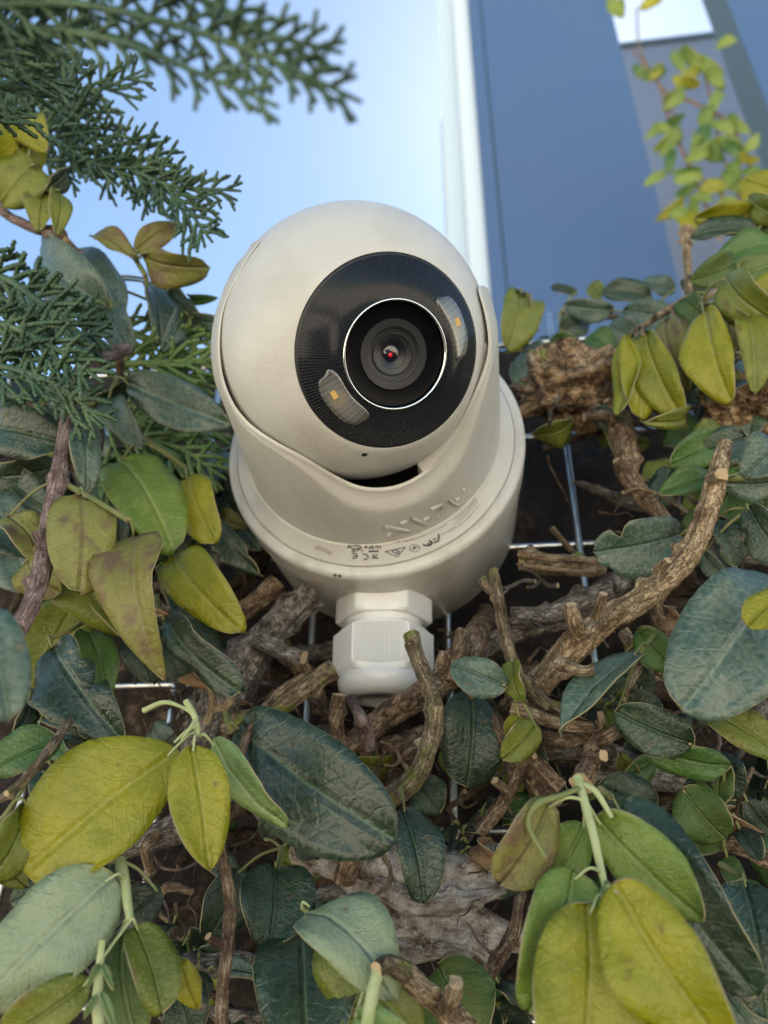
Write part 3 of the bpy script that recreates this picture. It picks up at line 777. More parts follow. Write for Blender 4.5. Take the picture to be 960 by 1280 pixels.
def prints():
    # pale label patch
    V = []; F = []; top = [(432, 680), (450, 681.5), (480, 680), (510, 674), (540, 664), (565, 651), (585, 637), (600, 621), (608, 608)]
    bot = [(434, 700), (452, 702), (484, 700), (517, 693.5), (549, 681.5), (575, 668), (596, 652), (612, 634), (617, 618)]
    T = catmull(top, 40); Bt = catmull(bot, 40); ok = True
    for t, b in zip(T, Bt):
        for k in range(5):
            q = t+(b-t)*k/4; h, no = cast(BV_F, *q)
            if h is None: V.append(V[-1] if V else Vector()); continue
            if no.dot(CAM-h) < 0: no = -no
            V.append(h+no*.00006)
    for i in range(40):
        for k in range(4): F.append((i*5+k, i*5+k+1, i*5+k+6, i*5+k+5))
    lab = mesh_obj('rating_label', V, F, label_m, dev)
    A = Acc(); L2 = .00014
    def st(pts, w=1.25): ribbon(A, BV_F, [z1(*p) for p in pts], w, L2)
    def st2(pts, w=1.3): ribbon(A, BV_F, [z2(*p) for p in pts], w, L2)
    # CE (upside down): E then C seen from the left
    st(arcpts(170, 277, 42, 26, -100, 100), 1.6); st([(165, 278), (205, 280)], 1.3)
    st(arcpts(280, 286, 42, 26, -110, 95), 1.6)
    # UKCA upside down: top row reads CA turned, second row UK turned
    st([(118, 178), (122, 205)]); st([(118, 178), (150, 178)]); st([(150, 178), (155, 205)]); st([(120, 192), (152, 192)])
    st(arcpts(205, 192, 42, 16, -90, 90), 1.5); st([(165, 178), (205, 177)]); st([(165, 206), (205, 208)])
    st([(185, 212), (190, 240)]); st([(158, 216), (186, 226)]); st([(152, 240), (186, 226)])
    st([(210, 216), (212, 238)]); st([(212, 214), (262, 216)]); st([(262, 216), (266, 240)])
    # IP65 turned
    st([(444, 176), (444, 206)], 1.4); st([(420, 178), (422, 206)], 1.2); st([(420, 178), (398, 178)], 1); st([(398, 178), (398, 192)], 1); st([(398, 192), (420, 192)], 1)
    st(arcpts(368, 197, 13, 9, 0, 360, 9), 1); st([(356, 190), (362, 178), (376, 178)], 1)
    st(arcpts(335, 188, 13, 9, -90, 120, 6), 1); st([(324, 204), (346, 205)], 1)
    st(arcpts(300, 190, 12, 10, 0, 360, 9), 1)
    st([(325, 232), (428, 229)], 2.2)
    # bin crossed out
    st([(362, 258), (412, 300)], .8); st([(414, 256), (362, 298)], .8); st([(370, 262), (372, 292), (404, 292), (408, 260)], .9); st([(358, 300), (430, 302)], 1.0)
    # tick in triangle
    for p, q in (((490, 235), (695, 190)), ((695, 190), (610, 285)), ((610, 285), (490, 235))): st([p, q], 1.1)
    st(arcpts(598, 237, 34, 20, -200, 110, 9), 1.1); st([(575, 240), (600, 248), (622, 226)], 1.0)
    # earth sign in a circle
    st(arcpts(785, 199, 52, 36, 0, 360, 14), .7); st([(735, 212), (830, 190)], .8); st([(778, 178), (786, 215)], 1.3); st([(765, 190), (808, 182)], .8)
    # FC
    st2(arcpts(382, 472, 36, 19, -70, 150, 8), 2.3); st2(arcpts(395, 468, 18, 9, -90, 130, 6), 1.6)
    st2([(468, 402), (470, 440), (462, 458), (430, 468)], 2.3); st2([(452, 440), (425, 446)], 1.7)
    mesh_obj('printed_mark', A.V, A.F, ink, lab)
    # rows of fine print
    A = Acc(); rnd = random.Random(4)
    rows = [([(130, 470), (250, 450), (370, 415), (460, 372), (540, 322)], .9), ([(200, 465), (300, 440), (370, 408)], .8),
            ([(590, 328), (660, 275), (720, 215), (765, 150)], .8), ([(600, 300), (660, 255), (705, 210), (750, 140)], .8), ([(575, 300), (640, 250), (700, 195), (745, 130)], .8),
            ([(640, 325), (690, 282), (740, 225), (775, 180)], .8), ([(485, 410), (540, 385), (600, 355), (640, 325)], .8), ([(545, 385), (600, 340)], .6)]
    for pts, w in rows:
        S = catmull(pts, 70); i = 0
        while i < 68:
            j = min(69, i+rnd.randint(1, 5))
            a, b = S[i], S[j]; ribbon(A, BV_F, [z2(*a), z2(*b)], w*rnd.uniform(.8, 1.2), L2)
            i = j+rnd.choice((1, 1, 2))
    if A.V: mesh_obj('fine_print', A.V, A.F, fine_ink, lab)
    # raised logo strokes on the housing
    A = Acc()
    for pts, w in [([(62, 345), (250, 382)], 3.6), ([(185, 322), (235, 303)], 2.6), ([(84, 415), (122, 400)], 2.8),
                   ([(268, 283), (375, 330)], 3.8), ([(355, 296), (400, 282)], 2.6),
                   ([(412, 215), (495, 180)], 2.2), ([(494, 183), (465, 278)], 3.2),
                   ([(540, 150), (612, 190)], 3.6), ([(592, 150), (630, 138)], 2.6), ([(650, 78), (668, 66)], 2.0)]:
        ribbon(A, BV_H, [z2(*p) for p in pts], w, .0010, True)
    mesh_obj('raised_logo', A.V, A.F, cream, hous)
    # moulded recess at the lower left of the flange, its shade put into the colour
    A = Acc(); ribbon(A, BV_F, [(394, 684), (404, 686), (414, 692)], 5, .00025); 
    mesh_obj('moulded_notch', A.V, A.F, plain('shaded_cream_notch', (.42, .39, .33), .5), flange)
    A = Acc(); BL = bvh([lid])
    for q in ((417, 718), (423, 719)):
        ribbon(A, BL, [(q[0], q[1]), (q[0]+4, q[1]+1.5)], 3, .0002)
    if A.V: mesh_obj('chipped_spot', A.V, A.F, ink, lid)
prints()
# microphone hole
def mic():
    h, no = cast(BV_B, 455.5, 568)
    if no.dot(CAM-h) < 0: no = -no
    t1 = no.orthogonal().normalized(); t2 = no.cross(t1)
    V = []; F = []; n = 20
    for (r, d) in [(.00135, .00008), (.00115, .00022), (.00095, .0001)]:
        for k in range(n): a = 2*PI*k/n; V.append(h+t1*r*math.cos(a)+t2*r*math.sin(a)+no*d)
    for i in range(2):
        for k in range(n): F.append((i*n+k, i*n+(k+1) % n, (i+1)*n+(k+1) % n, (i+1)*n+k))
    o = mesh_obj('microphone_hole', V, F, cream, head)
    V = [h+t1*.00096*math.cos(2*PI*k/n)+t2*.00096*math.sin(2*PI*k/n)+no*.00012 for k in range(n)]
    mesh_obj('hole_mesh', V, [tuple(range(n))], black_in, head)
mic()

# ---- cable gland
def gland():
    gx, gy = .0008, -.0180
    def hexring(name, R0, prof, rot, mat, ribs=False):
        """prof: (scale, z); hexagonal with slightly rounded corners"""
        n = 120; V = []; F = []
        for (s, z, rd) in prof:
            for k in range(n):
                a = 2*PI*k/n; b = ((a-rot) % (PI/3))-PI/6
                rh = math.cos(PI/6)/math.cos(b); rh = min(rh, .985)
                r = R0*s*(rh*(1-rd)+rd*.93)
                V.append((gx+r*math.cos(a), gy+r*math.sin(a), z))
        m = len(prof)
        for i in range(m-1):
            for k in range(n): F.append((i*n+k, i*n+(k+1) % n, (i+1)*n+(k+1) % n, (i+1)*n+k)[::-1])
        F.append(tuple(range((m-1)*n, m*n))); F.append(tuple(range(n))[::-1])
        o = mesh_obj(name, V, F, mat, g); sharp(o, 35); return o
    g = bpy.data.objects.new('cable_gland', None); link(g); g.parent = dev; g.location = (0, 0, 0)
    rot = R(-90-30+4)
    # order: box side z=-.0575 downwards
    hexring('hex_nut', .0196, [(.95, -.0560, 0), (1, -.0566, 0), (1, -.0655, 0), (.96, -.0664, .4)], rot, white_pl)
    V, F, U, MI = tube([(gx, gy, -.066, .0152), (gx, gy, -.0705, .0148)], 4, 64, 0); mesh_obj('thread_collar', V, F, white_pl, g)
    hexring('cap_nut', .0196, [(.80, -.0692, 1), (.93, -.0695, .5), (.985, -.0708, 0), (.985, -.0865, 0), (.95, -.0885, .5), (.86, -.0892, 1)], rot, white_pl)
    # ribs on each flat of the cap nut
    A = Acc(); ap = .0196*.985*math.cos(PI/6)
    for f in range(6):
        fa = rot+PI/6+f*PI/3
        nx_, ny_ = math.cos(fa), math.sin(fa); tx, ty = -ny_, nx_
        nr = 19
        for i in range(nr):
            u = (i-(nr-1)/2)*.00096
            if abs(u) > .0093: continue
            cx, cy = gx+nx_*ap+tx*u, gy+ny_*ap+ty*u; hw = .00025; hh = .00085
            zt, zb = -.0712, -.0862-.0006*math.cos(u/.0093*PI/2)
            P_ = []
            for z in (zt, zb):
                P_ += [(cx-tx*hw-nx_*.0002, cy-ty*hw-ny_*.0002, z), (cx-tx*hw*.5+nx_*hh, cy-ty*hw*.5+ny_*hh, z+(-.0002 if z == zt else .0002)), (cx+tx*hw*.5+nx_*hh, cy+ty*hw*.5+ny_*hh, z+(-.0002 if z == zt else .0002)), (cx+tx*hw-nx_*.0002, cy+ty*hw-ny_*.0002, z)]
            A.add(P_, [(0, 1, 5, 4), (1, 2, 6, 5), (2, 3, 7, 6), (0, 3, 2, 1), (4, 5, 6, 7)])
    o = A.obj('grip_ribs', white_pl, g, False); o['kind'] = 'stuff'
    V = []; F = []; n = 64; pr = [(.0172, -.0885), (.0174, -.0905), (.0168, -.0930), (.0150, -.0952), (.0120, -.0964), (.0085, -.0968), (.0080, -.0960), (.0078, -.0930)]
    for (r, z) in pr:
        for k in range(n): V.append((gx+r*math.cos(2*PI*k/n), gy+r*math.sin(2*PI*k/n), z))
    for i in range(len(pr)-1):
        for k in range(n): F.append((i*n+k, i*n+(k+1) % n, (i+1)*n+(k+1) % n, (i+1)*n+k)[::-1])
    F.append(tuple(range((len(pr)-1)*n, len(pr)*n)))
    mesh_obj('domed_seal', V, F, plain('white_glossy_seal', (.72, .715, .70), .14), g)
    # PG21 turned upside down on the upper nut
    cu = bpy.data.curves.new('size_mark', 'FONT'); cu.body = 'PG21'; cu.size = .0062; cu.extrude = .00022; cu.align_x = 'CENTER'
    to = bpy.data.objects.new('t', cu); link(to)
    dg = bpy.context.evaluated_depsgraph_get(); me = bpy.data.meshes.new_from_object(to.evaluated_get(dg))
    bpy.data.objects.remove(to)
    fa = rot+PI/6
    best = min(range(6), key=lambda f: abs(((rot+PI/6+f*PI/3)+PI/2+PI) % (2*PI)-PI)); fa = rot+PI/6+best*PI/3
    nx_, ny_ = math.cos(fa), math.sin(fa); ap1 = .0196*math.cos(PI/6)
    xx = Vector((ny_, -nx_, 0)); zz = Vector((0, 0, -1)); base = Vector((gx+nx_*ap1, gy+ny_*ap1, -.0588))
    for v in me.vertices: v.co = base+xx*v.co.x+zz*v.co.y+Vector((nx_, ny_, 0))*(v.co.z+.00005)-parent_loc(g)
    me.materials.append(white_pl); o = bpy.data.objects.new('size_mark', me); link(o); o.parent = g
gland()

# ------------------------------------------------------------------ conifer sprays
def scale_mat(name, c1, c2, c3):
    m, N, L, P = newmat(name)
    tc = nd(N, 'ShaderNodeTexCoord')
    n1 = nd(N, 'ShaderNodeTexNoise'); n1.inputs['Scale'].default_value = 70; n1.inputs['Detail'].default_value = 4
    n2 = nd(N, 'ShaderNodeTexNoise'); n2.inputs['Scale'].default_value = 1100; n2.inputs['Detail'].default_value = 2
    for n in (n1, n2): L.new(tc.outputs['Object'], n.inputs['Vector'])
    r = ramp(N, [(.35, c1), (.5, c2), (.68, c3)])
    L.new(math_n(N, L, 'ADD', math_n(N, L, 'MULTIPLY', n1.outputs[0], .55), math_n(N, L, 'MULTIPLY', n2.outputs[0], .45)), r.inputs[0])
    L.new(r.outputs[0], P.inputs['Base Color']); P.inputs['Roughness'].default_value = .55
    b = nd(N, 'ShaderNodeBump'); b.inputs['Distance'].default_value = .0005; L.new(n2.outputs[0], b.inputs['Height']); L.new(b.outputs[0], P.inputs['Normal'])
    return m
CON = {'deep': scale_mat('cypress_deep', (.016, .042, .022), (.038, .088, .042), (.12, .19, .09)),
       'bright': scale_mat('cypress_bright', (.05, .11, .03), (.12, .21, .06), (.25, .34, .11))}
def conifer(label, axes, mat='deep', thick=2.6, seed=1, dens=1.0, name='cypress_spray'):
    """axes: list of (points[(px,py,Y)], half width px)"""
    rnd = random.Random(seed)
    root = empty(name, at(*axes[0][0][0]), label, 'cypress spray')
    for pts, hw in axes:
        P = [at(*p) for p in pts]; mm = px2m(P[len(P)//2]); th = thick*mm
        S = [Vector(v) for v in catmull([tuple(p) for p in P], 60)]
        Ltot = sum((S[i+1]-S[i]).length for i in range(60))
        St = Acc(); V, F, U, MI = tube([(*p, th*(1.5-.9*i/(len(P)-1))) for i, p in enumerate(P)], 40, 7, .15, 0, seed); St.add(V, F, U)
        St.obj('stem', CON[mat], root)
        A = Acc()
        def bead_tube(p, d, Lt, r, bendv, tip=.22):
            n = max(3, int(Lt/(r*1.15))); pts_ = []
            for i in range(n+1):
                t = i/n; q = p+d*(Lt*t)+bendv*(Lt*t*t)
                pts_.append(q)
            T0 = d.normalized(); Nn = T0.orthogonal().normalized(); Vv = []; Ff = []
            for i, q in enumerate(pts_):
                T = (pts_[min(i+1, n)]-pts_[max(i-1, 0)]).normalized(); Nn = (Nn-T*Nn.dot(T)).normalized(); Bn = T.cross(Nn)
                for h_ in (0, 1):
                    rr = r*(1-tip*i/n)*(1.15 if h_ == 0 else .80)
                    if i == n and h_ == 1: rr = r*.15
                    qq = q+T*(h_*Lt/n*.62)
                    for k in range(5):
                        a = 2*PI*k/5+i*.6
                        Vv.append(qq+Nn*(rr*math.cos(a))+Bn*(rr*math.sin(a)))
            for i in range(2*n+1):
                for k in range(5): Ff.append((i*5+k, i*5+(k+1) % 5, (i+1)*5+(k+1) % 5, (i+1)*5+k))
            A.add(Vv, Ff)
            return pts_
        nt_ = int(Ltot/(th*4.0)*dens)
        for i in range(nt_):
            t = (i+.5)/nt_*.97+.02; k = min(59, int(t*60)); p = S[k]; T = (S[k+1]-S[k]).normalized()
            vn = (CAM-p).normalized(); side = T.cross(vn).normalized()*(1 if i % 2 else -1)
            ang = R(rnd.uniform(28, 52)); L1 = hw*mm*(1-t)**.55*rnd.uniform(.65, 1.15)+th*5
            out = (T*math.cos(ang)+side*math.sin(ang)+vn*rnd.uniform(-.35, .35)).normalized()
            bend = T*.25+Vector((0, 0, -.12))
            tp = bead_tube(p, out, L1, th*.95, bend)
            m2 = int(L1/(th*3.6))
            for j in range(m2):
                u = (j+.7)/(m2+.3); q = tp[min(len(tp)-1, int(u*len(tp)))]
                s2 = out.cross(vn).normalized()*(1 if j % 2 else -1); a2 = R(rnd.uniform(24, 42))
                o2 = (out*math.cos(a2)+s2*math.sin(a2)+vn*rnd.uniform(-.3, .3)).normalized()
                L2 = L1*(.42*(1-u)+.10)*rnd.uniform(.7, 1.2)+th*1.8
                tp2 = bead_tube(q, o2, L2, th*.85, out*.25)
                if L2 > th*8:
                    for jj in range(int(L2/(th*4))):
                        q3 = tp2[min(len(tp2)-1, int((jj+.8)/(L2/(th*4)+.4)*len(tp2)))]
                        s3 = o2.cross(vn).normalized()*(1 if jj % 2 else -1)
                        bead_tube(q3, (o2*.8+s3*.55+vn*rnd.uniform(-.2, .2)).normalized(), th*rnd.uniform(2.2, 4), th*.75, o2*.15)
        bead_tube(S[-2], (S[-1]-S[-3]).normalized(), th*5, th*.7, Vector((0, 0, 0)))
        A.obj('scale_foliage', CON[mat], root)
    return root

conifer('blurred cypress spray arching from the top left corner across the sky', [
    ([(-60, 10, -.240), (90, 5, -.240), (230, 35, -.240), (340, 75, -.240), (440, 122, -.240)], 40),
    ([(-60, -30, -.241), (100, -25, -.241), (240, -5, -.241), (330, 40, -.241), (412, 62, -.241)], 30),
    ([(-40, 60, -.236), (40, 36, -.236), (150, 52, -.238), (250, 92, -.238), (335, 128, -.238)], 26)], thick=4.6, seed=3, dens=.85)
conifer('dark blurred cypress clump filling the top left corner', [
    ([(-90, 90, -.222), (-20, 60, -.222), (40, 40, -.222), (105, 55, -.222)], 60),
    ([(-90, 150, -.19), (-40, 130, -.19), (20, 100, -.19), (60, 95, -.19)], 60)], thick=4.8, seed=5, dens=1.3)
conifer('sharper cypress spray hanging against the sky below the blurred one', [
    ([(-40, 90, -.10), (50, 125, -.10), (150, 190, -.10), (215, 240, -.10), (262, 298, -.10)], 62),
    ([(60, 130, -.102), (110, 175, -.102), (200, 228, -.102), (292, 238, -.102)], 30),
    ([(-30, 80, -.105), (60, 100, -.105), (120, 112, -.105), (170, 92, -.105)], 42),
    ([(-20, 150, -.103), (50, 165, -.103), (120, 205, -.103), (195, 210, -.103)], 42),
    ([(20, 170, -.10), (70, 210, -.10), (120, 205, -.10)], 30)], thick=2.9, seed=9, dens=.95)
conifer('blue green cypress foliage at the left edge, level with the top of the dome', [
    ([(-50, 335, -.11), (10, 350, -.11), (60, 385, -.11), (110, 425, -.11)], 52),
    ([(-60, 400, -.12), (0, 405, -.12), (60, 430, -.12), (118, 470, -.12)], 50),
    ([(-60, 450, -.115), (10, 460, -.115), (70, 480, -.115), (120, 520, -.11)], 50),
    ([(-50, 380, -.10), (20, 385, -.10), (80, 400, -.10), (125, 415, -.10)], 40)], thick=4.3, seed=12, dens=1.3)
conifer('yellow green cypress spray touching the left side of the dome', [
    ([(110, 460, -.06), (160, 455, -.06), (215, 452, -.06), (272, 448, -.06)], 38),
    ([(150, 410, -.055), (190, 425, -.055), (235, 430, -.055), (275, 420, -.055)], 32),
    ([(170, 480, -.05), (210, 470, -.05), (262, 482, -.05)], 26)], 'bright', thick=3.9, seed=15, dens=1.5)
conifer('shaded cypress spray below the oval dusty leaf left of the box', [
    ([(120, 520, -.045), (170, 545, -.045), (225, 560, -.045), (270, 590, -.045)], 42),
    ([(110, 560, -.04), (140, 600, -.04), (165, 650, -.04)], 36),
    ([(160, 500, -.035), (210, 530, -.035), (268, 535, -.035)], 34)], 'bright', thick=4.0, seed=18, dens=1.5)

# ------------------------------------------------------------------ woody branches of the climber
def branch(label, pts, bark, extra=(), name='woody_branch', cut=None, rough=.16, knobs=4, ringy=.0, nscale=1.):
    root = empty(name, at(*pts[0][:3]), label, 'branch')
    if name == 'woody_branch' and pts[-1][2] > -.09:          # the lower end runs back into the hedge
        p, q = pts[-1], pts[-2]; l = math.hypot(p[0]-q[0], p[1]-q[1])+1e-6; dx, dy = (p[0]-q[0])/l, (p[1]-q[1])/l
        pts = list(pts)+[(p[0]+dx*22, p[1]+dy*22, p[2]*.45+.008, p[3]*.92), (p[0]+dx*38, p[1]+dy*38, .035, p[3]*.7)]
    stick(root, pts, bark, rough=rough, knobs=knobs, cut=cut, ringy=ringy, nscale=nscale)
    for e in extra:
        stick(root, e[0], e[1], rough=rough, knobs=e[2] if len(e) > 2 else 1, cut=e[3] if len(e) > 3 else cut, name='side_twig')
    return root
branch('smooth purple brown branch curving down the left side in front of the cypress', [(160, 436, -.085, 8), (128, 446, -.09, 10), (102, 466, -.095, 10), (90, 500, -.10, 9), (78, 570, -.105, 10), (62, 650, -.11, 11), (48, 730, -.115, 12), (20, 790, -.12, 12), (-30, 850, -.12, 12)], 'purple',
       [([(150, 440, -.085, 6), (150, 470, -.075, 5), (155, 510, -.06, 5), (170, 560, -.05, 4)], 'brown'),
        ([(78, 575, -.105, 6), (95, 590, -.10, 5), (100, 610, -.098, 4)], 'purple')], rough=.12, knobs=5)
branch('thick knobbly tan branch rising from centre right to a cut tip beside the blue leaves', [(906, 553, -.085, 9), (895, 600, -.085, 13), (884, 640, -.083, 13), (862, 692, -.08, 14), (815, 738, -.075, 15), (765, 772, -.07, 16), (722, 805, -.065, 18), (690, 838, -.055, 17), (650, 880, -.04, 18)], 'tan',
       [([(722, 790, -.075, 11), (716, 770, -.085, 9), (714, 755, -.088, 7)], 'tan'), ([(745, 770, -.08, 8), (752, 755, -.085, 6), (755, 742, -.088, 5)], 'tan'), ([(700, 830, -.075, 10), (728, 838, -.082, 7), (742, 835, -.083, 6)], 'tan'),
        ([(890, 598, -.088, 9), (902, 592, -.094, 8)], 'tan'), ([(820, 716, -.085, 7), (835, 700, -.09, 5)], 'tan')], rough=.22, knobs=10, ringy=.10)
branch('upright lichen green twig with a snapped split top right in front of the cable gland', [(513, 793, -.065, 10), (520, 815, -.066, 9), (533, 850, -.067, 10), (543, 885, -.067, 11), (541, 915, -.066, 12), (528, 955, -.063, 12), (505, 985, -.058, 13), (470, 1005, -.05, 13)], 'lichen',
       [([(509, 805, -.067, 4), (518, 830, -.068, 4), (530, 855, -.069, 3)], 'lichen', 0)], rough=.18, knobs=6)
branch('thin forked twig standing in front of the box edge right of the gland', [(617, 712, -.07, 6), (622, 745, -.07, 7), (630, 790, -.068, 8), (640, 825, -.066, 8), (652, 852, -.062, 9), (680, 880, -.055, 10), (706, 893, -.05, 10)], 'lichen',
       [([(624, 742, -.07, 5), (610, 736, -.071, 5), (602, 722, -.072, 6)], 'lichen')], rough=.2, knobs=9)
branch('grey trunk with a torn orange end left of the box', [(392, 742, -.035, 20), (365, 762, -.036, 19), (335, 795, -.036, 21), (310, 830, -.036, 26), (288, 870, -.034, 32), (262, 930, -.03, 34)], 'grey',
       [([(325, 800, -.045, 12), (355, 815, -.048, 10), (380, 822, -.05, 8)], 'grey', 1, cut_pale), ([(300, 765, -.03, 13), (330, 745, -.03, 12), (347, 727, -.03, 11)], 'brown', 1, cut_orange)], cut=cut_orange, rough=.25, knobs=6, nscale=1.6)
branch('sawn grey green stub of branch left of the white gland dome', [(418, 836, -.062, 13), (395, 850, -.062, 12), (370, 870, -.058, 12), (335, 893, -.05, 13), (290, 905, -.04, 14)], 'lichen', rough=.15, knobs=3)
branch('long thin brown runner hanging down to the bottom edge left of centre', [(378, 845, -.075, 4), (345, 868, -.08, 5), (318, 905, -.085, 5.5), (296, 950, -.09, 6), (279, 1000, -.095, 6), (277, 1060, -.10, 7), (287, 1120, -.10, 7.5), (285, 1180, -.10, 8), (278, 1240, -.10, 8), (276, 1320, -.10, 9)], 'brown',
       [([(283, 1185, -.10, 6), (270, 1178, -.102, 6), (260, 1170, -.104, 5)], 'brown')], rough=.14, knobs=8)
branch('grey brown horizontal trunk right of the gland behind the thick tan branch', [(560, 845, -.015, 14), (620, 800, -.02, 13), (680, 778, -.025, 15), (730, 755, -.025, 17), (790, 720, -.022, 14), (850, 700, -.02, 12), (960, 690, -.01, 16)], 'grey', [([(640, 770, -.03, 11), (700, 765, -.034, 12), (760, 735, -.034, 12)], 'grey')], rough=.22, knobs=5, nscale=1.5)
branch('dark trunk running under the gland towards the centre of the hedge', [(430, 940, -.05, 13), (470, 905, -.052, 15), (520, 870, -.05, 16), (560, 845, -.045, 18), (590, 800, -.035, 16)], 'brown',
       [([(424, 935, -.055, 10), (420, 900, -.06, 9), (425, 868, -.063, 9)], 'brown'), ([(566, 850, -.05, 12), (572, 820, -.052, 12), (578, 790, -.05, 9)], 'brown')], rough=.25, knobs=8)
branch('brown trunk crossing behind the forked twig below centre right', [(600, 960, -.03, 16), (660, 935, -.035, 20), (720, 930, -.035, 20), (790, 960, -.03, 18), (860, 980, -.02, 14)], 'grey', [([(650, 900, -.045, 10), (690, 925, -.05, 11), (750, 915, -.05, 7)], 'brown')], rough=.2, knobs=5)
branch('rough brown stem rising past the lower leaves right of the white root', [(688, 1010, -.05, 17), (668, 975, -.05, 15), (640, 940, -.055, 12), (624, 905, -.06, 8)], 'brown', [([(700, 985, -.06, 10), (672, 955, -.062, 9), (655, 940, -.064, 6)], 'brown')], rough=.22, knobs=7)
branch('knotted twig ending above the lower right leaf cluster', [(726, 980, -.085, 14), (738, 955, -.08, 12), (745, 930, -.078, 10), (775, 912, -.075, 8)], 'brown', [([(738, 950, -.08, 9), (755, 945, -.085, 7)], 'brown')], rough=.3, knobs=9, ringy=.15)
branch('bent brown branch hanging in front of the wire right of the dome', [(742, 512, -.03, 9), (768, 530, -.034, 13), (782, 555, -.035, 14), (784, 590, -.035, 13), (805, 622, -.035, 11), (835, 655, -.033, 9), (850, 690, -.03, 9)], 'brown',
       [([(765, 530, -.036, 8), (755, 520, -.04, 7), (730, 522, -.042, 5)], 'brown'), ([(770, 525, -.036, 7), (764, 508, -.04, 6), (758, 500, -.042, 5)], 'brown'), ([(782, 590, -.036, 6), (770, 575, -.04, 5)], 'brown')], rough=.2, knobs=6)
branch('slim upright orange brown twig standing against the blue post', [(857, 285, .02, 6), (858, 310, .02, 5.5), (860, 345, .02, 5), (862, 400, .015, 5.5), (855, 440, .01, 6)], 'tan', [([(858, 300, .02, 4), (850, 290, .02, 4)], 'tan'), ([(859, 296, .02, 3.5), (866, 286, .02, 3)], 'tan')], rough=.15, knobs=4)
branch('pale grey root sweeping low to the bottom edge beside the thin runner', [(180, 1222, -.06, 12), (230, 1208, -.06, 13), (300, 1205, -.055, 14), (360, 1222, -.05, 13)], 'grey', rough=.2)
branch('dark root crossing behind the big yellow leaf at lower left', [(140, 1065, -.04, 15), (210, 1040, -.045, 17), (270, 1005, -.045, 16), (330, 960, -.04, 14), (390, 930, -.035, 14)], 'grey', [([(190, 1090, -.055, 7), (182, 1060, -.06, 7), (200, 1040, -.06, 6)], 'brown'), ([(190, 1120, -.055, 5), (215, 1108, -.06, 6), (240, 1115, -.062, 4)], 'brown')], rough=.2)
branch('grey root at the right edge below the veined leaf', [(840, 1040, -.045, 9), (880, 1052, -.045, 10), (930, 1060, -.045, 10), (990, 1095, -.04, 12)], 'brown', rough=.18)
branch('stub of branch with two pale knots at the bottom centre', [(500, 1210, -.105, 16), (525, 1235, -.105, 14), (555, 1262, -.10, 14), (580, 1300, -.09, 14)], 'tan', [([(556, 1262, -.105, 11), (568, 1240, -.11, 10), (570, 1228, -.112, 10)], 'tan', 2), ([(505, 1215, -.108, 12), (485, 1205, -.112, 11), (470, 1212, -.115, 9)], 'lichen', 2)], rough=.22, knobs=6)
branch('broken twig leaning across the lower left leaves', [(-20, 1010, -.13, 5), (20, 985, -.13, 6), (55, 945, -.128, 6), (88, 900, -.12, 5)], 'lichen', [([(22, 985, -.13, 4), (8, 992, -.133, 4)], 'lichen')], rough=.14)
branch('small forked brown twig rising between the leaves left of the gland', [(258, 905, -.06, 6), (266, 880, -.062, 5), (262, 850, -.064, 4)], 'tan', [([(262, 890, -.06, 5), (285, 880, -.064, 5), (290, 865, -.066, 6)], 'tan')])
branch('curved orange brown twig below the narrow leaf right of centre', [(640, 885, -.06, 9), (700, 905, -.062, 8), (745, 910, -.062, 6)], 'tan', [([(740, 912, -.062, 5), (752, 905, -.064, 5), (750, 890, -.066, 4)], 'tan')])
branch('brown root behind the blue leaf at the right, running down to the left', [(910, 760, -.02, 12), (850, 800, -.025, 13), (800, 850, -.03, 14), (740, 880, -.03, 15), (690, 900, -.03, 14)], 'brown', [([(830, 735, -.03, 8), (820, 760, -.03, 8), (835, 800, -.03, 8)], 'brown')], rough=.2)
branch('brown stem crossing low behind the folded pale leaf', [(430, 1100, -.045, 14), (440, 1060, -.05, 15), (450, 1020, -.052, 14), (500, 990, -.05, 12)], 'brown', rough=.25, knobs=7)
branch('slender brown twig slanting behind the gland dome to the right', [(545, 905, -.05, 6), (575, 880, -.052, 6), (610, 870, -.05, 5), (640, 850, -.048, 4)], 'tan', [([(585, 878, -.052, 4), (592, 860, -.056, 4), (590, 848, -.058, 3)], 'tan')], rough=.25, knobs=6)
branch('short pruned stub standing left of the snapped twig', [(462, 935, -.055, 8), (458, 915, -.06, 8), (448, 893, -.064, 7)], 'purple', rough=.3, knobs=5)
branch('thin grey branch arching above the rounded dark leaves', [(200, 985, -.05, 7), (260, 955, -.055, 7), (330, 950, -.055, 6), (400, 975, -.05, 5), (430, 1010, -.045, 4)], 'grey', [([(330, 950, -.055, 5), (345, 930, -.06, 4), (365, 925, -.062, 3)], 'grey')], rough=.25, knobs=7)
branch('pale knobbly twig crossing under the thick tan branch', [(780, 790, -.05, 8), (800, 820, -.052, 9), (850, 850, -.05, 9), (900, 870, -.045, 8)], 'tan', [([(805, 825, -.055, 5), (790, 850, -.06, 5), (780, 875, -.062, 4)], 'tan')], rough=.28, knobs=8)
branch('brown twig with three stubs right of the snapped twig', [(600, 1040, -.05, 9), (630, 1000, -.055, 9), (650, 960, -.058, 8), (648, 925, -.062, 7)], 'brown', [([(636, 990, -.058, 6), (618, 975, -.063, 5)], 'brown'), ([(650, 955, -.06, 5), (668, 945, -.065, 5)], 'tan'), ([(648, 930, -.062, 5), (640, 912, -.066, 5)], 'tan')], rough=.3, knobs=8)
branch('twisted dark stem low between the white root and the yellow cluster', [(590, 1280, -.06, 8), (610, 1220, -.062, 9), (640, 1170, -.06, 8), (650, 1120, -.055, 6)], 'brown', [([(612, 1215, -.064, 5), (590, 1195, -.068, 4)], 'brown')], rough=.3, knobs=8)
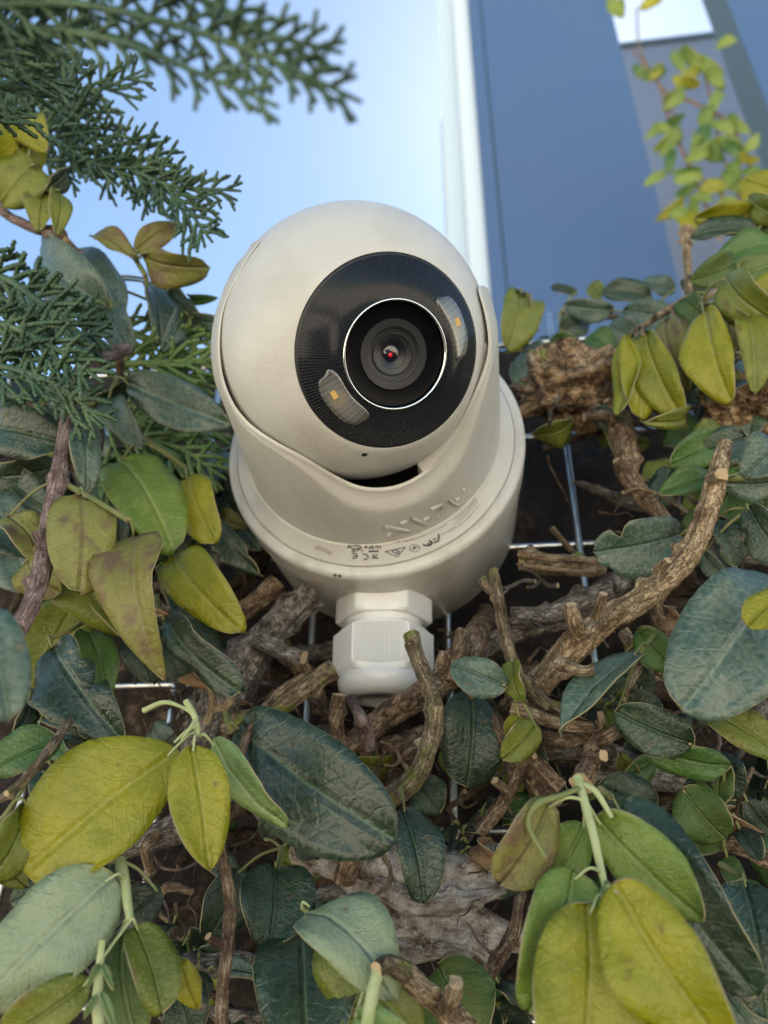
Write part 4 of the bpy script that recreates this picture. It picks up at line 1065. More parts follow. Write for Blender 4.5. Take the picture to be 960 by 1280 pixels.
branch('twig with a loop of dead bark at the far left edge', [(-20, 250, -.10, 6), (20, 275, -.10, 6), (55, 290, -.10, 6), (80, 300, -.098, 5), (100, 320, -.09, 5)], 'purple', [([(50, 285, -.10, 4), (75, 288, -.10, 5), (82, 300, -.10, 4)], 'brown')])

# ---- gnarled stumps and roots
def lump(label, c, rx, ry, rd, ang, bark, seed, name='gnarled_stump', amp=.35, lev=5, fr=1.6, cat='stump', rf=4.2):
    p = at(*c); mm = px2m(p)
    bm = bmesh.new(); bmesh.ops.create_icosphere(bm, subdivisions=lev, radius=1)
    a = R(ang); vx = (rt*math.cos(a)+up*math.sin(a)); vy = (up*math.cos(a)-rt*math.sin(a)); vz = -fwd
    o3 = Vector((seed*7.3, seed*1.7, 0)); V = []
    for v in bm.verts:
        q = v.co.copy()
        n = noise.noise(Vector((q.x*fr*.8, q.y*fr*1.6, q.z*fr))+o3)
        rdg = 1-abs(noise.noise(Vector((q.x*fr*1.2, q.y*fr*rf, q.z*fr*2))+o3*2))*2
        f = noise.noise(Vector((q.x*5, q.y*14, q.z*9))+o3)
        s = 1+amp*(n*1.3+.38*rdg+.22*f+.14*noise.noise(q*22+o3))
        q *= s; V.append(p+vx*q.x*rx*mm+vy*q.y*ry*mm+vz*q.z*rd*mm)
    F = [tuple(v.index for v in f.verts) for f in bm.faces]
    U = [(v.co.y*.25+.5, v.co.x*1.2+v.co.z*.6) for v in bm.verts]
    bm.free()
    root = empty(name, p, label, cat)
    o = mesh_obj('wood', V, F, [BK[bark]], root, True, U); return root
BK['stump'] = bark_mat('bark_stump', (.07, .04, .02), (.27, .165, .085), (.58, .43, .27), .0016, .3, .3)
BK['white'] = bark_mat('bark_whitish', (.13, .095, .07), (.36, .31, .265), (.60, .56, .50), .0012, .4, crk=.35)
lump('gnarled brown stump end beside the upper right of the box, above the wire', (712, 487, -.02), 54, 40, 40, 14, 'stump', 3, amp=.5)
lump('knotted pale brown stump at the right edge below the hanging yellow leaves', (945, 512, -.03), 46, 40, 36, -10, 'stump', 9, amp=.5)
def white_root():
    root = empty('weathered_root', at(530, 1120, -.035), 'wide whitish weathered root below the gland at the bottom centre', 'root')
    for pts, kn in (([(370, 1060, -.03, 18.9), (450, 1078, -.035, 31.0), (530, 1100, -.038, 39.6), (600, 1092, -.036, 31.0), (660, 1070, -.03, 13.8)], 4.3),
                    ([(400, 1130, -.03, 20.6), (480, 1150, -.036, 29.2), (560, 1150, -.038, 29.2), (620, 1165, -.032, 18.9), (680, 1190, -.03, 8.6)], 4.3),
                    ([(470, 1105, -.045, 12.0), (520, 1128, -.048, 15.5), (580, 1125, -.046, 11.2), (630, 1110, -.04, 6.0)], 2.6),
                    ([(430, 1180, -.035, 10.3), (500, 1190, -.04, 15.5), (560, 1180, -.04, 12.0), (610, 1200, -.035, 6.9)], 3.4)):
        stick(root, pts, 'white', rough=.24, knobs=int(kn), name='wood', n=90, sides=36, nscale=1.1, ringy=.02)
white_root()
lump('grey woody mass behind the torn orange branch end', (270, 880, -.018), 50, 32, 36, 60, 'grey', 21, amp=.4)
lump('brown dead wood under the left end of the weathered root', (440, 1045, -.02), 34, 28, 26, 0, 'brown', 33, amp=.4)
lump('shaggy brown rootstock right under the snapped twig', (490, 950, -.02), 46, 26, 26, 20, 'brown', 41, amp=.45)
# split stick
rootw = branch('split piece of wood with bright torn edges lying on the wire right of the box', [(650, 700, -.03, 12), (690, 706, -.03, 13), (730, 708, -.03, 13), (756, 706, -.03, 11)], 'lichen', [([(648, 692, -.036, 5), (690, 697, -.038, 4), (750, 700, -.036, 3)], 'tan', 0), ([(655, 706, -.036, 3), (700, 712, -.038, 3), (745, 714, -.036, 2)], 'tan', 0)], name='split_stick', rough=.25, cut=cut_orange)
branch('tiny red brown twig poking over the lower right wire', [(690, 660, -.02, 4), (705, 678, -.02, 4), (722, 695, -.02, 4)], 'brown', rough=.05, knobs=0, name='dead_twig')

# ------------------------------------------------------------------ leafy shoots (base, tip, seen width, kind, options)
D = dict
shoot('big yellow green leaf pair hanging from a pale stalk at lower left', [(232, 876, -.125, 5), (243, 895, -.125, 5), (248, 920, -.125, 4)], [
    ((222, 935, -.125), (24, 1090, -.14), 140, 'yellow', D(roll=12, curl=.10, fold=.1, a=.62, b=.5, nu=20, nv=8, att=(244, 915, -.125), wave=.03)),
    ((240, 930, -.135), (264, 1088, -.13), 74, 'yellow', D(roll=-15, curl=.05, fold=.30, att=(247, 920, -.125), a=.6, b=.75)),
    ((262, 925, -.12), (352, 1040, -.11), 40, 'pale', D(roll=45, curl=.1, att=(250, 920, -.125)))],
    bark='pgreen', petiole='pgreen', extra=[([(243, 893, -.125, 4), (228, 884, -.125, 3), (205, 878, -.12, 4), (180, 888, -.115, 5)], 'pgreen'), ([(248, 905, -.127, 3), (232, 915, -.13, 3), (218, 928, -.13, 2)], 'pgreen'), ([(244, 900, -.13, 3), (236, 912, -.133, 3), (226, 925, -.133, 1)], 'pgreen')])
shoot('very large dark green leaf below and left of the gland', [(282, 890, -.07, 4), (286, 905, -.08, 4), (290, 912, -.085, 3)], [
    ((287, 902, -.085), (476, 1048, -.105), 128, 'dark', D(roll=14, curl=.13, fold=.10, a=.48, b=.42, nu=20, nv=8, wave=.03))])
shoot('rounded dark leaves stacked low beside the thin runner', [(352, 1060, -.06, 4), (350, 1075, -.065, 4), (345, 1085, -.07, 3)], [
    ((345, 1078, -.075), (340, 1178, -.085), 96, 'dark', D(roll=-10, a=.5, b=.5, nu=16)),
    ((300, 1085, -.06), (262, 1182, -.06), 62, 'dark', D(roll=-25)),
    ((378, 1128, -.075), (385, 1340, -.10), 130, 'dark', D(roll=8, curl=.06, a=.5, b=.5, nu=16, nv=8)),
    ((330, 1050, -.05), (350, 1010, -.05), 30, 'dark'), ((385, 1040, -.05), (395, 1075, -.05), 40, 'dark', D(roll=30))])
shoot('folded pale green leaf above a yellowish one at the bottom centre', [(470, 1212, -.11, 5), (430, 1190, -.105, 4), (395, 1150, -.10, 4), (378, 1135, -.10, 3)], [
    ((380, 1128, -.105), (492, 1212, -.125), 88, 'chalk', D(roll=-32, curl=.22, fold=.15, hook=.25, a=.45, b=.55, nu=16)),
    ((408, 1158, -.09), (520, 1300, -.10), 105, 'olive', D(roll=18, curl=.1, a=.5, b=.5, nu=16)),
    ((548, 1205, -.07), (600, 1300, -.075), 105, 'under', D(roll=10, a=.5, b=.5, nu=16)),
    ((440, 1270, -.125), (520, 1300, -.13), 50, 'pale', D(roll=20))], petiole='pgreen',
    extra=[([(474, 1210, -.125, 8), (466, 1240, -.128, 8), (458, 1290, -.13, 9)], 'pgreen')])
shoot('broad light green veined leaves filling the bottom left corner', [(150, 1075, -.12, 8), (155, 1100, -.125, 9), (163, 1150, -.13, 6)], [
    ((142, 1092, -.135), (-30, 1255, -.15), 122, 'chalk', D(roll=10, curl=.12, fold=-.12, a=.5, b=.5, nu=20, nv=8)),
    ((170, 1155, -.125), (206, 1262, -.13), 58, 'olive', D(roll=-20, curl=.1, a=.4, b=.4)),
    ((150, 1160, -.12), (165, 1310, -.125), 66, 'under', D(roll=25)),
    ((112, 1228, -.14), (-10, 1310, -.15), 62, 'olive', D(roll=-10)),
    ((200, 1110, -.09), (140, 1170, -.09), 55, 'dark'),
    ((60, 1105, -.11), (10, 1130, -.11), 30, 'blue')], bark='pgreen', petiole='pgreen')
shoot('pale budding stem with small pointed bracts at the bottom left', [(128, 1175, -.145, 5), (124, 1215, -.145, 7), (122, 1255, -.145, 9), (126, 1300, -.145, 9)], [
    ((124, 1205, -.148), (108, 1240, -.15), 9, 'pale', D(att=False, a=.4, b=1)), ((128, 1205, -.148), (141, 1237, -.15), 9, 'pale', D(att=False, b=1)),
    ((120, 1245, -.15), (104, 1275, -.15), 10, 'pale', D(att=False, b=1)), ((127, 1240, -.15), (145, 1290, -.15), 12, 'pale', D(att=False, b=1))], bark='pgreen', name='budding_stem', cat='stem')
shoot('yellow green and dark leaves low beside the pale root at the bottom edge', [(210, 1190, -.09, 3), (218, 1205, -.09, 3), (222, 1230, -.085, 3)], [
    ((226, 1198, -.09), (246, 1262, -.09), 32, 'yellow', D(roll=20)), ((218, 1215, -.08), (245, 1300, -.08), 60, 'dark'), ((190, 1185, -.07), (210, 1230, -.07), 30, 'dark')])
shoot('half curled olive leaves at the left edge above the bottom corner', [(-20, 1020, -.13, 4), (0, 1025, -.13, 4), (20, 1000, -.13, 3)], [
    ((38, 1005, -.135), (-10, 1110, -.14), 60, 'olive', D(roll=-30, curl=.2, fold=.4)), ((72, 924, -.12), (-15, 962, -.125), 56, 'green', D(roll=15)),
    ((10, 1030, -.11), (30, 1080, -.11), 50, 'dark'), ((-10, 1070, -.12), (30, 1105, -.12), 40, 'olive')])
shoot('dark torn leaf with pale ragged rim left of the grey trunk', [(108, 775, -.07, 3), (85, 790, -.08, 3), (62, 798, -.085, 3)], [
    ((60, 802, -.09), (143, 920, -.095), 82, 'dark', D(roll=10, wave=.1, a=.45, b=.6, bite=[(.55, -1, .5), (.75, 1, .35), (.35, -1, .3)], nu=20)),
    ((108, 778, -.07), (136, 865, -.075), 46, 'green', D(roll=-20)),
    ((92, 740, -.06), (60, 830, -.06), 60, 'olive', D(roll=10))])
shoot('narrow dark leaf edged in white under the yellow blotched ones', [(196, 745, -.06, 3), (198, 760, -.065, 3), (202, 770, -.07, 3)], [
    ((200, 768, -.075), (287, 868, -.085), 42, 'dark', D(roll=42, curl=.10, fold=.1, a=.5, b=.45)),
    ((210, 800, -.05), (225, 850, -.05), 60, 'dark', D(roll=10)), ((170, 790, -.05), (190, 850, -.05), 50, 'dark')])
shoot('pair of bright yellow leaves hanging left of the round box', [(178, 545, -.07, 3), (185, 552, -.07, 4), (205, 565, -.07, 4), (232, 585, -.065, 3)], [
    ((150, 566, -.08), (218, 672, -.085), 84, 'lime', D(roll=-22, curl=.15, fold=.12, a=.42, b=.5, wave=.06, nu=16)),
    ((232, 592, -.07), (262, 674, -.075), 56, 'yellow', D(roll=18, curl=.1, a=.45, b=.5))],
    extra=[([(178, 610, -.06, 4), (174, 640, -.06, 4), (180, 665, -.06, 4)], 'pgreen')])
shoot('small dark leaf with a chewed cream edge beside the box rim', [(240, 640, -.04, 3), (258, 648, -.045, 3)], [
    ((262, 650, -.05), (318, 716, -.05), 34, 'dark', D(roll=15, wave=.12, bite=[(.5, 1, .3), (.8, -1, .4)]))])
shoot('glossy yellow leaf hanging in front of the brown stubs left of the box', [(205, 670, -.06, 3), (208, 685, -.065, 3)], [
    ((208, 690, -.075), (289, 784, -.08), 70, 'yellow', D(roll=12, curl=.16, fold=.15, a=.42, b=.6, wave=.08, nu=16))])
shoot('blotched olive and brown leaves drooping at the left behind the smooth branch', [(70, 600, -.105, 4), (100, 615, -.115, 4), (160, 650, -.12, 4)], [
    ((104, 612, -.125), (104, 728, -.13), 82, 'brown', D(roll=-8, curl=.2, fold=-.2, a=.4, b=.5, nu=16)),
    ((166, 655, -.115), (182, 832, -.12), 80, 'brown', D(roll=22, curl=.22, fold=.3, a=.42, b=.9, wave=.1, hook=.1, nu=18)),
    ((60, 655, -.09), (140, 780, -.09), 95, 'olive', D(roll=10)), ((130, 700, -.08), (160, 790, -.085), 70, 'olive', D(roll=-20)),
    ((30, 700, -.10), (70, 740, -.10), 60, 'brown', D(roll=30)), ((10, 640, -.10), (60, 700, -.10), 50, 'brown', D(roll=-30)),
    ((100, 740, -.07), (40, 860, -.07), 80, 'olive', D(roll=15)), ((5, 600, -.08), (60, 640, -.08), 60, 'dark')])
shoot('blurred blue green leaf close to the lens at the left edge', [(-40, 740, -.185, 5), (-25, 750, -.185, 4)], [
    ((-22, 758, -.185), (12, 890, -.185), 84, 'blue', D(roll=-10, a=.55, b=.5))])
shoot('oval dusty green leaf lying across the cypress left of the dome', [(140, 465, -.075, 3), (150, 474, -.08, 3)], [
    ((154, 478, -.085), (282, 530, -.09), 62, 'blue', D(roll=8, curl=.08, fold=.06, a=.5, b=.62, nu=18, nv=8)),
    ((134, 494, -.08), (170, 555, -.08), 38, 'blue', D(roll=15, a=.42, b=.7)),
    ((103, 526, -.105), (112, 608, -.105), 38, 'blue', D(roll=-15, a=.5, b=.6))])
shoot('large dark leaves in shade at the left edge beside the smooth branch', [(-30, 560, -.09, 4), (-10, 555, -.09, 4)], [
    ((-20, 532, -.095), (78, 550, -.095), 66, 'dark', D(roll=-12, a=.55, b=.5, nu=16)), ((-10, 598, -.085), (75, 585, -.08), 50, 'dark', D(roll=20)),
    ((-20, 620, -.08), (40, 690, -.08), 70, 'dark')])
shoot('dull green leaves and a bluish one standing above the left cypress', [(165, 430, -.07, 4), (150, 400, -.075, 4), (130, 370, -.08, 4), (120, 355, -.08, 3)], [
    ((124, 378, -.09), (30, 312, -.09), 72, 'blue', D(roll=-12, a=.45, b=.5, nu=16)),
    ((150, 385, -.08), (84, 292, -.08), 44, 'blue', D(roll=30, a=.5, b=.7)),
    ((132, 382, -.085), (156, 434, -.085), 42, 'blue', D(roll=10, a=.5, b=.5)),
    ((183, 344, -.07), (208, 420, -.07), 32, 'dark', D(roll=-35)),
    ((192, 352, -.06), (232, 388, -.06), 34, 'blue'), ((206, 385, -.055), (256, 412, -.055), 46, 'blue', D(roll=10)), ((200, 400, -.05), (240, 425, -.05), 40, 'blue')],
    extra=[([(165, 318, -.08, 3), (182, 345, -.075, 3), (185, 372, -.07, 3), (200, 400, -.06, 3)], 'green')])
shoot('brown edged yellow leaves against the sky left of the dome', [(182, 345, -.08, 3), (172, 328, -.082, 3), (165, 312, -.085, 3)], [
    ((166, 318, -.088), (110, 284, -.088), 24, 'brown', D(roll=30, wave=.15, a=.5, b=.45)),
    ((168, 314, -.088), (222, 276, -.09), 30, 'brown', D(roll=-25, wave=.1, fold=.3)),
    ((172, 322, -.085), (252, 338, -.085), 44, 'brown', D(roll=20, wave=.15, a=.5, b=.4))])
shoot('curled yellow leaves at the left edge below the dark cypress', [(55, 290, -.10, 4), (40, 250, -.11, 4), (30, 215, -.12, 4)], [
    ((45, 165, -.125), (-20, 230, -.125), 66, 'yellow', D(roll=-20, curl=.25, fold=.3)), ((50, 205, -.12), (0, 250, -.12), 60, 'olive', D(roll=25, curl=.2)),
    ((10, 150, -.13), (52, 178, -.13), 46, 'yellow', D(roll=-30)),
    ((60, 230, -.11), (48, 280, -.11), 40, 'olive', D(roll=20)), ((75, 235, -.11), (76, 286, -.11), 26, 'olive', D(roll=-30)), ((50, 240, -.11), (90, 212, -.11), 22, 'dark', D(roll=40))])

# right side
shoot('large cluster of yellow green leaves hanging at the lower right', [(722, 972, -.125, 8), (730, 1000, -.13, 7), (742, 1045, -.135, 7), (752, 1090, -.138, 6), (758, 1118, -.14, 4)], [
    ((722, 1088, -.142), (668, 1268, -.15), 92, 'lime', D(roll=-24, curl=.10, a=.42, b=.5, nu=18, nv=8, label='green leaf, leftmost of the hanging cluster')),
    ((738, 1128, -.15), (732, 1365, -.158), 146, 'yellow', D(roll=-16, curl=.12, fold=.36, a=.5, b=.45, nu=20, nv=8)),
    ((764, 1104, -.160), (910, 1322, -.168), 116, 'yellow', D(roll=16, curl=.10, fold=.34, a=.45, b=.5, nu=20, nv=8)),
    ((742, 1022, -.125), (878, 1155, -.13), 80, 'lime', D(roll=16, curl=.1, fold=.1, a=.42, b=.6, nu=18, nv=8)),
    ((732, 1030, -.12), (688, 1105, -.12), 56, 'lime', D(roll=-15)),
    ((690, 1002, -.13), (632, 1108, -.135), 66, 'brown', D(roll=-28, curl=.12, a=.42, b=.4)),
    ((752, 1108, -.15), (772, 1160, -.152), 14, 'pale', D(att=False, b=1)), ((756, 1100, -.15), (790, 1155, -.152), 12, 'pale', D(att=False, b=1))],
    bark='pgreen', petiole='pgreen', extra=[([(724, 985, -.13, 4), (700, 995, -.135, 5), (672, 1005, -.138, 6), (660, 1030, -.138, 5), (682, 1072, -.138, 4)], 'green', 0), ([(726, 978, -.127, 4), (745, 990, -.13, 5), (765, 1022, -.13, 4)], 'pgreen', 0)])
shoot('long dark green leaf curving behind the yellow cluster at lower right', [(750, 985, -.09, 4), (764, 996, -.095, 4)], [
    ((766, 1002, -.10), (940, 1250, -.115), 108, 'dark', D(roll=22, curl=.08, fold=.05, a=.42, b=.5, nu=20, nv=8))])
shoot('dark leaves in the lower right corner', [(900, 1080, -.08, 4), (925, 1095, -.085, 4)], [
    ((930, 1098, -.09), (965, 1275, -.095), 96, 'dark', D(roll=-10, a=.45, b=.5, nu=16)), ((900, 1230, -.08), (980, 1330, -.085), 70, 'blue', D(roll=10))])
shoot('veined green leaf underside with brown rim right of centre', [(840, 1030, -.06, 5), (870, 1020, -.065, 5), (905, 1000, -.07, 4)], [
    ((852, 985, -.075), (905, 1050, -.075), 66, 'under', D(roll=15, a=.5, b=.4)), ((822, 1012, -.06), (750, 978, -.06), 52, 'dark', D(roll=10)),
    ((905, 950, -.07), (895, 1010, -.07), 40, 'under', D(roll=30))])
shoot('dark notched leaf pair with cream edge below the long narrow leaf', [(880, 950, -.07, 4), (868, 940, -.075, 3)], [
    ((868, 932, -.085), (768, 892, -.085), 60, 'dark', D(roll=-14, a=.5, b=.5, bite=[(.3, -1, .3)], nu=18)), ((800, 930, -.075), (912, 965, -.08), 44, 'green', D(roll=30)),
    ((890, 940, -.07), (920, 1000, -.07), 50, 'dark')])
shoot('big dusty blue green leaf at the right edge', [(990, 690, -.09, 4), (978, 712, -.095, 4)], [
    ((978, 716, -.10), (862, 882, -.115), 138, 'blue', D(roll=-8, curl=.08, fold=.05, a=.55, b=.5, nu=20, nv=8)),
    ((985, 740, -.13), (935, 778, -.132), 42, 'yellow', D(roll=20, a=.5, b=.4)),
    ((880, 885, -.085), (985, 945, -.09), 48, 'olive', D(roll=-20))])
shoot('long narrow leaf seen edge on pointing to the thick branch base', [(820, 790, -.06, 3), (806, 806, -.07, 3)], [
    ((800, 812, -.08), (694, 906, -.085), 38, 'blue', D(roll=52, curl=.10, a=.5, b=.9, nu=16)),
    ((796, 786, -.06), (842, 838, -.06), 44, 'green', D(roll=10, a=.5, b=.5)), ((765, 828, -.05), (812, 872, -.05), 60, 'dark'),
    ((770, 885, -.06), (830, 880, -.06), 40, 'dark')])
shoot('blue grey oval leaf just right of the gland by the forked twig', [(650, 862, -.06, 3), (636, 860, -.065, 3)], [
    ((634, 858, -.078), (562, 828, -.078), 48, 'blue', D(roll=8, a=.5, b=.6, nu=16)), ((592, 862, -.055), (588, 982, -.055), 82, 'dark', D(roll=-12, a=.45, b=.45, nu=16)),
    ((640, 822, -.075), (646, 876, -.075), 26, 'olive', D(roll=35, hook=.3)), ((672, 905, -.07), (632, 950, -.072), 42, 'olive', D(roll=-20)), ((650, 895, -.068), (634, 920, -.068), 24, 'yellow')])
shoot('dark wavy leaf hanging right of centre above the white root', [(500, 985, -.07, 3), (503, 998, -.075, 3)], [
    ((504, 1006, -.085), (534, 1122, -.09), 60, 'dark', D(roll=-14, a=.4, b=.42, wave=.1, fold=.3, nu=16)), ((520, 975, -.05), (550, 1015, -.05), 50, 'dark')])
shoot('dusty three lobed leaf in front of the right hand wire', [(870, 655, -.07, 3), (860, 665, -.068, 3)], [
    ((857, 668, -.065), (750, 692, -.07), 74, 'blue', D(roll=-10, a=.42, b=.38, nu=24, nv=8, bite=[(.78, 1, .5), (.25, -1, .3), (.9, -1, .3)], wave=.06))])
shoot('dark leaves with chewed white margins at the right edge', [(975, 650, -.08, 3), (955, 640, -.08, 3), (935, 636, -.08, 3)], [
    ((932, 632, -.085), (990, 712, -.085), 52, 'dark', D(roll=20, bite=[(.3, 1, .3), (.55, -1, .4)])), ((892, 645, -.075), (925, 705, -.075), 34, 'dark', D(roll=-30, bite=[(.6, 1, .3)])),
    ((878, 690, -.07), (905, 722, -.07), 24, 'blue', D(roll=20))])
shoot('green leaves around the cut tip of the knobbly branch at the right', [(890, 598, -.08, 4), (920, 598, -.085, 5), (970, 585, -.09, 5)], [
    ((898, 596, -.07), (826, 614, -.07), 34, 'green', D(roll=15)), ((905, 548, -.06), (842, 582, -.06), 46, 'green', D(roll=-12)), ((935, 545, -.06), (862, 572, -.06), 50, 'dark'),
    ((978, 552, -.09), (932, 590, -.09), 60, 'blue', D(roll=10)), ((990, 600, -.08), (900, 608, -.085), 38, 'blue', D(roll=-25)), ((870, 555, -.05), (905, 530, -.05), 40, 'olive'),
    ((875, 640, -.05), (930, 660, -.05), 44, 'dark'), ((960, 630, -.07), (900, 640, -.07), 40, 'green', D(roll=20))])
shoot('bunch of curled yellow leaves hanging above the gnarled stump', [(862, 372, -.03, 5), (840, 385, -.035, 5), (815, 400, -.04, 4), (800, 410, -.042, 4)], [
    ((782, 425, -.05), (776, 524, -.05), 32, 'yellow', D(roll=30, curl=-.08, fold=.4)), ((794, 414, -.052), (806, 514, -.052), 44, 'yellow', D(roll=-20, fold=.3, a=.42, b=.4)),
    ((802, 412, -.055), (842, 514, -.055), 50, 'yellow', D(roll=18, fold=.25, a=.45, b=.38)), ((826, 395, -.045), (852, 480, -.045), 44, 'brown', D(roll=20, curl=.2)),
    ((850, 388, -.04), (842, 440, -.045), 36, 'brown', D(roll=-30))], petiole='tan', bark='tan')
shoot('drooping yellow and grey green leaves at the right edge below the blue post', [(960, 330, -.04, 5), (920, 350, -.045, 5), (890, 368, -.05, 4), (876, 380, -.055, 3)], [
    ((878, 385, -.065), (908, 498, -.065), 58, 'yellow', D(roll=15, curl=.1, fold=.25, a=.42, b=.5, nu=16)), ((905, 372, -.06), (910, 445, -.06), 40, 'brown', D(roll=-20, fold=.3)),
    ((935, 388, -.07), (946, 480, -.07), 46, 'olive', D(roll=-10, fold=.3, a=.35, b=.6)), ((900, 345, -.07), (970, 410, -.07), 56, 'olive', D(roll=25, curl=.2)),
    ((955, 400, -.06), (985, 470, -.06), 50, 'yellow'), ((925, 330, -.05), (870, 352, -.05), 42, 'under', D(roll=-10, curl=.2)), ((850, 372, -.045), (885, 400, -.05), 34, 'under')], bark='tan', petiole='green')
shoot('fan of yellow and dark green leaves at the right edge above the drooping ones', [(990, 300, -.03, 5), (965, 290, -.035, 5), (950, 285, -.035, 4)], [
    ((945, 268, -.04), (870, 276, -.04), 40, 'yellow', D(roll=-20, fold=.2)), ((950, 290, -.04), (866, 288, -.04), 26, 'dark', D(roll=45)), ((990, 250, -.04), (925, 222, -.04), 46, 'yellow', D(roll=10)),
    ((990, 275, -.045), (930, 250, -.045), 34, 'olive', D(roll=-30)), ((985, 300, -.045), (892, 322, -.045), 34, 'green', D(roll=40)), ((990, 325, -.045), (905, 350, -.045), 36, 'under', D(roll=20)), ((980, 350, -.045), (930, 385, -.045), 44, 'yellow'),
    ((990, 285, -.03), (925, 305, -.03), 40, 'dark')])
shoot('row of dark leaves on top of the wall below the blue post', [(800, 405, .03, 4), (760, 395, .035, 4), (700, 392, .04, 4)], [
    ((768, 388, .02), (704, 382, .02), 30, 'blue', D(roll=-10)), ((815, 372, .03), (752, 362, .03), 30, 'dark', D(roll=20)), ((858, 402, .01), (778, 386, .01), 42, 'blue', D(roll=10)),
    ((722, 366, .04), (688, 356, .04), 12, 'dark', D(roll=30)), ((845, 362, .03), (800, 352, .03), 24, 'blue', D(roll=30)), ((890, 360, .02), (850, 352, .02), 26, 'dark'), ((750, 372, .04), (738, 352, .04), 22, 'olive'),
    ((726, 440, .0), (686, 425, .0), 34, 'green', D(roll=-15)), ((766, 440, .0), (734, 418, .0), 40, 'green', D(roll=20)), ((800, 425, .01), (760, 405, .01), 40, 'blue'), ((690, 470, .02), (640, 450, .02), 60, 'blue', D(roll=20)),
    ((700, 415, .03), (740, 395, .03), 36, 'dark'), ((660, 440, .03), (700, 455, .03), 50, 'blue'), ((880, 430, .02), (835, 412, .02), 44, 'dark'), ((870, 470, .0), (820, 450, .0), 60, 'dark'), ((900, 470, .0), (860, 500, .0), 60, 'dark')], bark='brown')
shoot('single curled yellow leaf against the post beside the dome', [(650, 440, .02, 4), (655, 400, .01, 3), (650, 368, .0, 3)], [
    ((652, 362, -.005), (640, 430, -.005), 50, 'olive', D(roll=-15, curl=.2, wave=.12, fold=.3, a=.42, b=.45)), ((650, 368, .0), (665, 410, .0), 26, 'brown', D(roll=40))])

